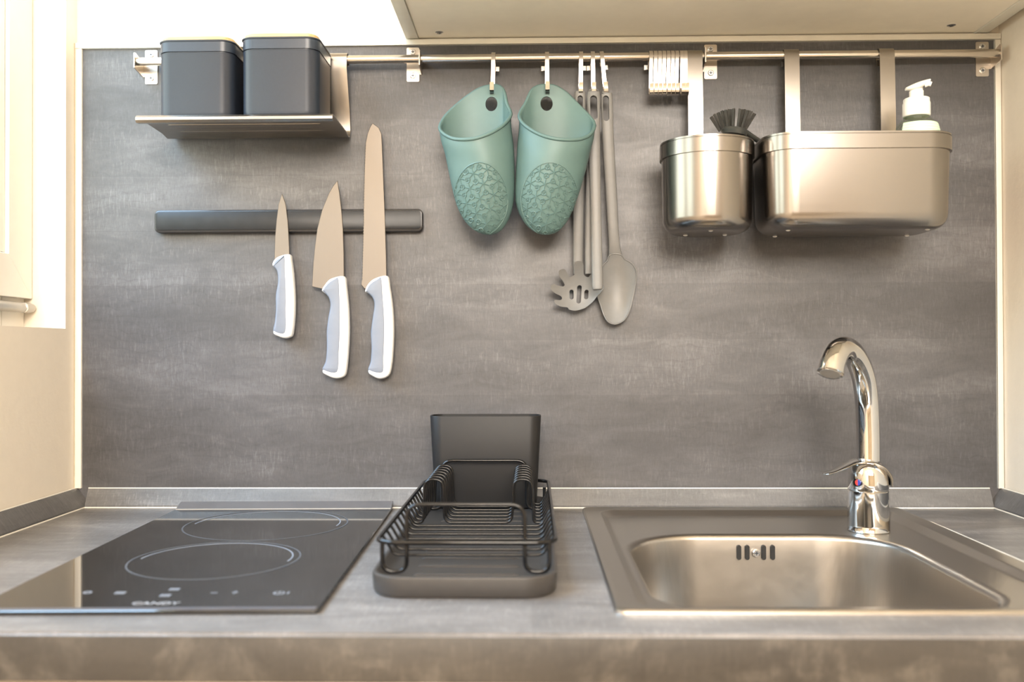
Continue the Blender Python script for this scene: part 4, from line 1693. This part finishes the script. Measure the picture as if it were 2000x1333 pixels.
# touch marks along the front edge
for (u, v, kind) in ((171, 1158, 'lock'), (235, 1159, 'bar'), (323, 1164, 'bar'), (341, 1152, 'bar'), (418, 1159, 'tick'), (459, 1158, 'plus'), (545, 1159, 'ring')):
    p = inv @ on(u, v, HZ)
    b = bmesh.new()
    z0_ = HZ + 0.0001
    if kind == 'bar':
        for k in range(3):
            box(b, p.x - 0.0045 + k * 0.0032, p.x - 0.002 + k * 0.0032, p.y - 0.0035, p.y + 0.0035, z0_, z0_ + 0.0002)
    elif kind == 'lock':
        b.free()
        b = arc(p.x, p.y, 0.0022, 0.004, 0, 2 * math.pi, z0_, 20)
    elif kind == 'plus':
        box(b, p.x - 0.0025, p.x + 0.0025, p.y - 0.0007, p.y + 0.0007, z0_, z0_ + 0.0002)
        box(b, p.x - 0.0007, p.x + 0.0007, p.y - 0.004, p.y + 0.004, z0_, z0_ + 0.0002)
    elif kind == 'tick':
        box(b, p.x - 0.003, p.x + 0.003, p.y - 0.0007, p.y + 0.0007, z0_, z0_ + 0.0002)
    else:
        b.free()
        b = arc(p.x, p.y, 0.0038, 0.0052, math.radians(120), math.radians(420), z0_, 24)
        box(b, p.x - 0.0006, p.x + 0.0006, p.y, p.y + 0.006, z0_ - 0.0001, z0_ + 0.0002)
        box(b, p.x + 0.0075, p.x + 0.009, p.y - 0.003, p.y + 0.003, z0_ - 0.0001, z0_ + 0.0002)
    L(b, 'touch_mark', HOB_MARK)
# lettering of the maker's word mark, out of focus in the photograph: CANDY
pa, pb = inv @ on(259, 1179.5, HZ), inv @ on(350, 1179.5, HZ)
tc = bpy.data.curves.new('word_mark', 'FONT')
tc.body = 'CANDY'
tc.align_x = 'CENTER'
tc.align_y = 'CENTER'
tc.size = 0.0105
tc.extrude = 0.0001
to = bpy.data.objects.new('tmp_text', tc)
C.objects.link(to)
bpy.context.view_layer.update()
dgt = bpy.context.evaluated_depsgraph_get()
me = bpy.data.meshes.new_from_object(to.evaluated_get(dgt))
bpy.data.objects.remove(to)
wx = [v.co.x for v in me.vertices]
k_ = (pb - pa).length / (max(wx) - min(wx))
mx = (max(wx) + min(wx)) / 2
for v in me.vertices:
    v.co = Vector(((v.co.x - mx) * k_ + (pa.x + pb.x) / 2, v.co.y + (pa.y + pb.y) / 2, v.co.z + HZ + 0.0002))
me.materials.clear()
_obj('word_mark', me, plain('hob_lettering', (0.40, 0.42, 0.46), 0.45), hob, 0)

# ------------------------------------------------------------------ sink
sx, sy = (SX0 + SX1) / 2, (SY0 + SY1) / 2
sw, sd = SX1 - SX0, SY1 - SY0
sink = thing('sink', 'stainless steel inset sink with one rounded bowl', 'sink', (sx, sy, TOP))
bl = Vector((on(1235, 1072, 0).x, on(1500, 1039, 0).y))
BX0, BX1 = on(1235, 1072, 0).x - 0.002, on(1868, 1114, 0).x + 0.001
BY0, BY1 = on(1600, 1184, 0).y, on(1500, 1039, 0).y
bx, by, bw_, bd_ = (BX0 + BX1) / 2, (BY0 + BY1) / 2, BX1 - BX0, BY1 - BY0
DECK = -0.0033
n = 10
rings = []
for ins, r, z in ((0.0, 0.010, 0.0002), (0.0004, 0.010, 0.0022), (0.002, 0.010, 0.0036), (0.005, 0.010, 0.0040), (0.009, 0.011, 0.0036), (0.011, 0.012, 0.0034),
                  (0.0205, 0.020, 0.0033), (0.0225, 0.021, 0.0030), (0.0235, 0.0215, 0.0023), (0.0300, 0.025, -0.0024), (0.0312, 0.0255, -0.0031), (0.0335, 0.027, DECK)):
    # the front lip is narrow: keep the pressed step clear of the bowl there
    fi = min(ins, 0.0115)
    cy_ = sy + (fi - ins) / 2
    rings.append(flat(rrect(sx, cy_, sw - 2 * ins, sd - ins - fi, r, n), TOP + z))
rr4 = [0.088, 0.092, 0.060, 0.055]


def bowl(ins, z, add=0.0):
    return flat(rrect(bx, by, bw_ - 2 * ins, bd_ - 2 * ins, [max(q - ins + add, 0.01) for q in rr4], n), TOP + z)


rings.append(bowl(-0.008, DECK))
for k in range(7):
    a = math.pi / 2 * k / 6
    rings.append(bowl(-0.006 + 0.008 * math.sin(a), DECK - 0.007 * (1 - math.cos(a))))
for q in (0.03, 0.06, 0.09):
    rings.append(bowl(0.002 + q * 0.05, -q))
for k in range(1, 7):
    a = math.pi / 2 * k / 6
    rings.append(bowl(0.0065 + 0.040 * (1 - math.cos(a)), -0.11 - 0.040 * math.sin(a)))
rings.append(bowl(0.10, -0.152, 0.02))
b = bmesh.new()
loft(b, rings, False, True)
part('sink_sheet', b, SINK_M, sink, 28)
# overflow slots and screw on the back wall of the bowl
for u in (1443.5, 1459.8, 1492, 1509.5):
    yw = BY1 - 0.006
    p = CAM + ray(u, 1080) * ((yw - CAM.y) / ray(u, 1080).y)
    b = bmesh.new()
    o = [(x, z) for x, z in rrect(p.x, p.z, 0.0052, 0.0178, 0.0025, 5)]
    slab(b, o, yw - 0.0006, yw + 0.004)
    part('overflow_slot', b, BLACK, sink)
p = CAM + ray(1477, 1081) * ((yw - CAM.y) / ray(1477, 1081).y)
b = bmesh.new()
disc(b, (p.x, yw, p.z), 0.0046, 1, (0, -1, 0), 0.002, 18)
s = part('overflow_screw', b, SCREW_M, sink)
b = bmesh.new()
box(b, p.x - 0.0025, p.x + 0.0025, yw - 0.0023, yw - 0.0017, p.z - 0.0006, p.z + 0.0006)
box(b, p.x - 0.0006, p.x + 0.0006, yw - 0.0023, yw - 0.0017, p.z - 0.0025, p.z + 0.0025)
part('screw_recess', b, RECESS_M, s)
b = bmesh.new()
lathe(b, [(0.036, 0.0), (0.036, 0.002), (0.030, 0.0024), (0.028, 0.001), (0.012, 0.0005)], (bx, by, TOP - 0.1522), 28)
part('drain', b, CHROME, sink)
b = bmesh.new()
tube(b, [(SX1 + 0.0008, -0.115, TOP + 0.0008), (SX1 + 0.0008, -0.13, TOP + 0.001), (SX1 + 0.0008, SY0 + 0.01, TOP + 0.001)], [0.001, 0.0022, 0.0022], 8)
part('seal_bead', b, SEAL_M, sink)  # pale strip drawn in for the highlight on the sink's raised edge

# ------------------------------------------------------------------ tap
fX, fY = 0.418, 1.157 - 1.31
tap = thing('kitchen_tap', 'chrome single-lever kitchen tap with curved spout behind the sink bowl', 'tap', (fX, fY, TOP))
b = bmesh.new()
lathe(b, [(0.0252, DECK + 0.0003), (0.0254, DECK + 0.0010), (0.0250, DECK + 0.0016), (0.0250, 0.006), (0.0247, 0.026), (0.0243, 0.0462), (0.0238, 0.0467)], (fX, fY, TOP), 40)
part('tap_body', b, CHROME, tap, 40)
# cartridge cap leaning back into the lever
b = bmesh.new()
rings = []
for rr, z, dx, tl in ((0.0236, 0.0466, 0, 0.0), (0.0242, 0.0474, 0, 0.0), (0.0243, 0.050, 0, 0.0), (0.0243, 0.060, 0.0, 0.06), (0.0238, 0.068, 0.0, 0.12), (0.0215, 0.0755, -0.0003, 0.10), (0.0170, 0.0812, -0.0006, 0.05), (0.0139, 0.084, -0.0008, 0.0)):
    rings.append([(fX + dx + rr * math.cos(a), fY + rr * math.sin(a), TOP + z - tl * rr * 0.5 * math.cos(a)) for a in (2 * math.pi * k / 40 for k in range(40))])
loft(b, rings)
part('cartridge_cap', b, CHROME, tap, 50)
# lever: a thin paddle sweeping over the cap and out toward the hob side
LP = [(0.0250, -0.001, 0.054), (0.0215, -0.002, 0.066), (0.0110, -0.003, 0.0775), (-0.004, -0.004, 0.0835), (-0.020, -0.006, 0.0825), (-0.034, -0.008, 0.0765), (-0.046, -0.010, 0.0715), (-0.055, -0.011, 0.0690), (-0.0585, -0.0115, 0.0685)]
LW = [0.012, 0.019, 0.0225, 0.021, 0.0165, 0.0125, 0.0105, 0.009, 0.005]
LT = [0.0014, 0.0024, 0.0030, 0.0032, 0.0030, 0.0024, 0.0021, 0.0019, 0.0012]
Ps = spline([Vector(p) for p in LP], 5)
ws = [x.x for x in spline([Vector((w, 0, 0)) for w in LW], 5)]
ts = [x.x for x in spline([Vector((w, 0, 0)) for w in LT], 5)]
rings = []
for i, p in enumerate(Ps):
    t = (Ps[min(i + 1, len(Ps) - 1)] - Ps[max(0, i - 1)]).normalized()
    s = Vector((0, 1, 0))
    s = (s - t * s.dot(t)).normalized()
    nn = t.cross(s)
    rings.append([Vector((fX, fY, TOP)) + p + s * ws[i] * math.cos(a) + nn * ts[i] * math.sin(a) for a in (2 * math.pi * k / 16 for k in range(16))])
b = bmesh.new()
loft(b, rings)
part('lever', b, CHROME, tap, 60)
# spout
dd = Vector((-0.593, -0.776, 0))
SPT = [(0, .070), (0, .105), (.001, .130), (.005, .160), (.0145, .184), (.033, .2035), (.060, .2185), (.0875, .2232), (.111, .2185), (.1275, .2065), (.1345, .1955)]
Ps = spline([Vector((fX, fY, TOP + z)) + dd * s for s, z in SPT], 7)
m = len(Ps)
rs = [0.0139 if i < m * 0.6 else 0.0139 + 0.0006 * (i - m * 0.6) / (m * 0.4) for i in range(m)]
b = bmesh.new()
tube(b, Ps, rs, 28)
part('spout', b, CHROME, tap, 50)
end = Ps[-1]
dirn = (Ps[-1] - Ps[-3]).normalized()
b = bmesh.new()
tube(b, [end - dirn * 0.001, end + dirn * 0.0006, end + dirn * 0.0012], [0.0150, 0.0150, 0.0142], 28)
o = part('aerator_ring', b, CHROME, tap, 40)
b = bmesh.new()
tube(b, [end + dirn * 0.0008, end + dirn * 0.0016], [0.0118, 0.0110], 24)
part('aerator', b, GREY_M, o, 40)
# red and blue dot
ang = math.radians(222)
dv = Vector((math.cos(ang), math.sin(ang), 0))
dc = Vector((fX, fY, TOP + 0.0585)) + dv * 0.0243
sv_ = Vector((-dv.y, dv.x, 0))
for nm, mt_, a0 in (('red_mark', RED_M, math.pi / 2), ('blue_mark', BLUE_M, -math.pi / 2)):
    b = bmesh.new()
    rg = []
    for d in (0.0, 0.0014):
        rg.append([dc + dv * d + (sv_ * math.cos(a0 + math.pi * k / 12) + Vector((0, 0, 1)) * math.sin(a0 + math.pi * k / 12)) * 0.0036 for k in range(13)])
    loft(b, rg)
    part(nm, b, mt_, tap, 30, label='red half of the dot' if 'red' in nm else 'blue half of the dot')

# ------------------------------------------------------------------ drip tray, dish rack, caddy
rcx = -0.0625
ty0, ty1 = 0.8215 - 1.31, 1.284 - 1.31
tw = 0.171
tcy, td = (ty0 + ty1) / 2, ty1 - ty0
tray = thing('drip_tray', 'shallow grey plastic drip tray under the black wire rack', 'tray', (rcx, tcy, TOP))
b = bmesh.new()
n = 8
rings = []
for ins, z in ((0.008, 0.0003), (0.003, 0.0010), (0.0012, 0.0035), (0.0, 0.0175), (0.0004, 0.0192), (0.0016, 0.0200), (0.0035, 0.0200), (0.0052, 0.0190), (0.010, 0.0135), (0.016, 0.0112), (0.03, 0.0108)):
    rings.append(flat(rrect(rcx, tcy, tw - 2 * ins, td - 2 * ins, max(0.032 - ins, 0.004), n), TOP + z))
loft(b, rings)
part('tray_body', b, TRAY_M, tray, 40)
for k in range(12):
    y = ty0 + 0.045 + k * 0.034
    b = bmesh.new()
    tube(b, [(rcx - 0.05, y, TOP + 0.0106), (rcx - 0.046, y, TOP + 0.0112), (rcx + 0.046, y, TOP + 0.0112), (rcx + 0.05, y, TOP + 0.0106)], [0.0005, 0.0014, 0.0014, 0.0005], 6)
    part('tray_rib', b, TRAY_M, tray)

RH = 0.0425
FL = 0.0225
hwR = 0.0845
rack = thing('dish_rack', 'black wire dish rack standing in the grey tray', 'dish rack', (rcx, tcy, TOP + 0.012))
WR = 0.0015
ry0, ry1 = 0.8615 - 1.31, 1.272 - 1.31
rim_ = [(x, y, TOP + RH) for x, y in rrect(rcx, (ry0 + ry1) / 2, 2 * hwR, ry1 - ry0, 0.020, 6)]
b = bmesh.new()
tube(b, rim_, 0.0024, 10, True)
part('rim_wire', b, WIRE_M, rack, 60)


def wire(pts, r, rad, name):
    b = bmesh.new()
    tube(b, fillet(pts, rad, 5), r, 8)
    return part(name, b, WIRE_M, rack, 60)


for y in (ry0 + 0.004, 1.208 - 1.31):
    zt_, zb_ = TOP + 0.0775, TOP + 0.0145
    x0, x1, x2, x3 = -hwR + 0.006, -0.0555, 0.0555, hwR - 0.006
    wire([(rcx + x0, y, TOP + RH), (rcx + x0, y, zb_), (rcx + x1, y, zb_), (rcx + x1, y, zt_), (rcx + x2, y, zt_), (rcx + x2, y, zb_), (rcx + x3, y, zb_), (rcx + x3, y, TOP + RH)],
         0.0021, [0, 0.0105, 0.0105, 0.014, 0.014, 0.0105, 0.0105, 0], 'arch_wire')
Zp = [0.900, 0.9255, 0.951, 0.9765, 1.002, 1.0275, 1.049]
for Z in Zp:
    y = Z - 1.31
    wire([(rcx - hwR, y, TOP + RH), (rcx - hwR + 0.004, y, TOP + RH - 0.006), (rcx - hwR + 0.012, y, TOP + FL), (rcx + hwR - 0.012, y, TOP + FL),
          (rcx + hwR - 0.004, y, TOP + RH - 0.006), (rcx + hwR, y, TOP + RH)], WR, [0, 0.004, 0.010, 0.010, 0.004, 0], 'cross_wire')
PK = TOP + 0.0725
for k in range(7):
    y = 1.068 - 1.31 + k * 0.0215
    pts = [(-hwR, RH), (-hwR + 0.003, RH - 0.006), (-0.074, FL), (-0.064, FL), (-0.062, 0.0725), (-0.041, 0.0725), (-0.039, FL), (0.039, FL), (0.041, 0.0725), (0.062, 0.0725), (0.064, FL), (0.074, FL),
           (hwR - 0.003, RH - 0.006), (hwR, RH)]
    rad = [0, 0.003, 0.006, 0.006, 0.0102, 0.0102, 0.009, 0.009, 0.0102, 0.0102, 0.006, 0.006, 0.003, 0]
    wire([(rcx + x, y, TOP + z) for x, z in pts], WR, rad, 'plate_wire')
cz0 = TOP + 0.0118
cz1 = at(947, 813, 1.224).z
cw = (at(1057, 813, 1.224) - at(838, 813, 1.224)).length
ccx = at(947.5, 813, 1.224).x
cd = 0.046
ccy = 1.2185 - 1.31 + cd / 2
cad = thing('utensil_caddy', 'tall dark grey plastic cutlery caddy at the back of the wire rack', 'caddy', (ccx, ccy, cz0))
b = bmesh.new()
rings = []
for w_, z in ((cw - 0.020, cz0), (cw - 0.014, cz0 + 0.0008), (cw - 0.0125, cz0 + 0.004), (cw - 0.0004, cz1 - 0.0006), (cw - 0.001, cz1), (cw - 0.005, cz1), (cw - 0.016, cz0 + 0.004), (cw - 0.022, cz0 + 0.003)):
    k = cw - w_
    rings.append(flat(rrect(ccx, ccy, w_, cd - k, 0.016 - k * 0.2, 8), z))
loft(b, rings)
part('caddy_body', b, CADDY_M, cad, 40)
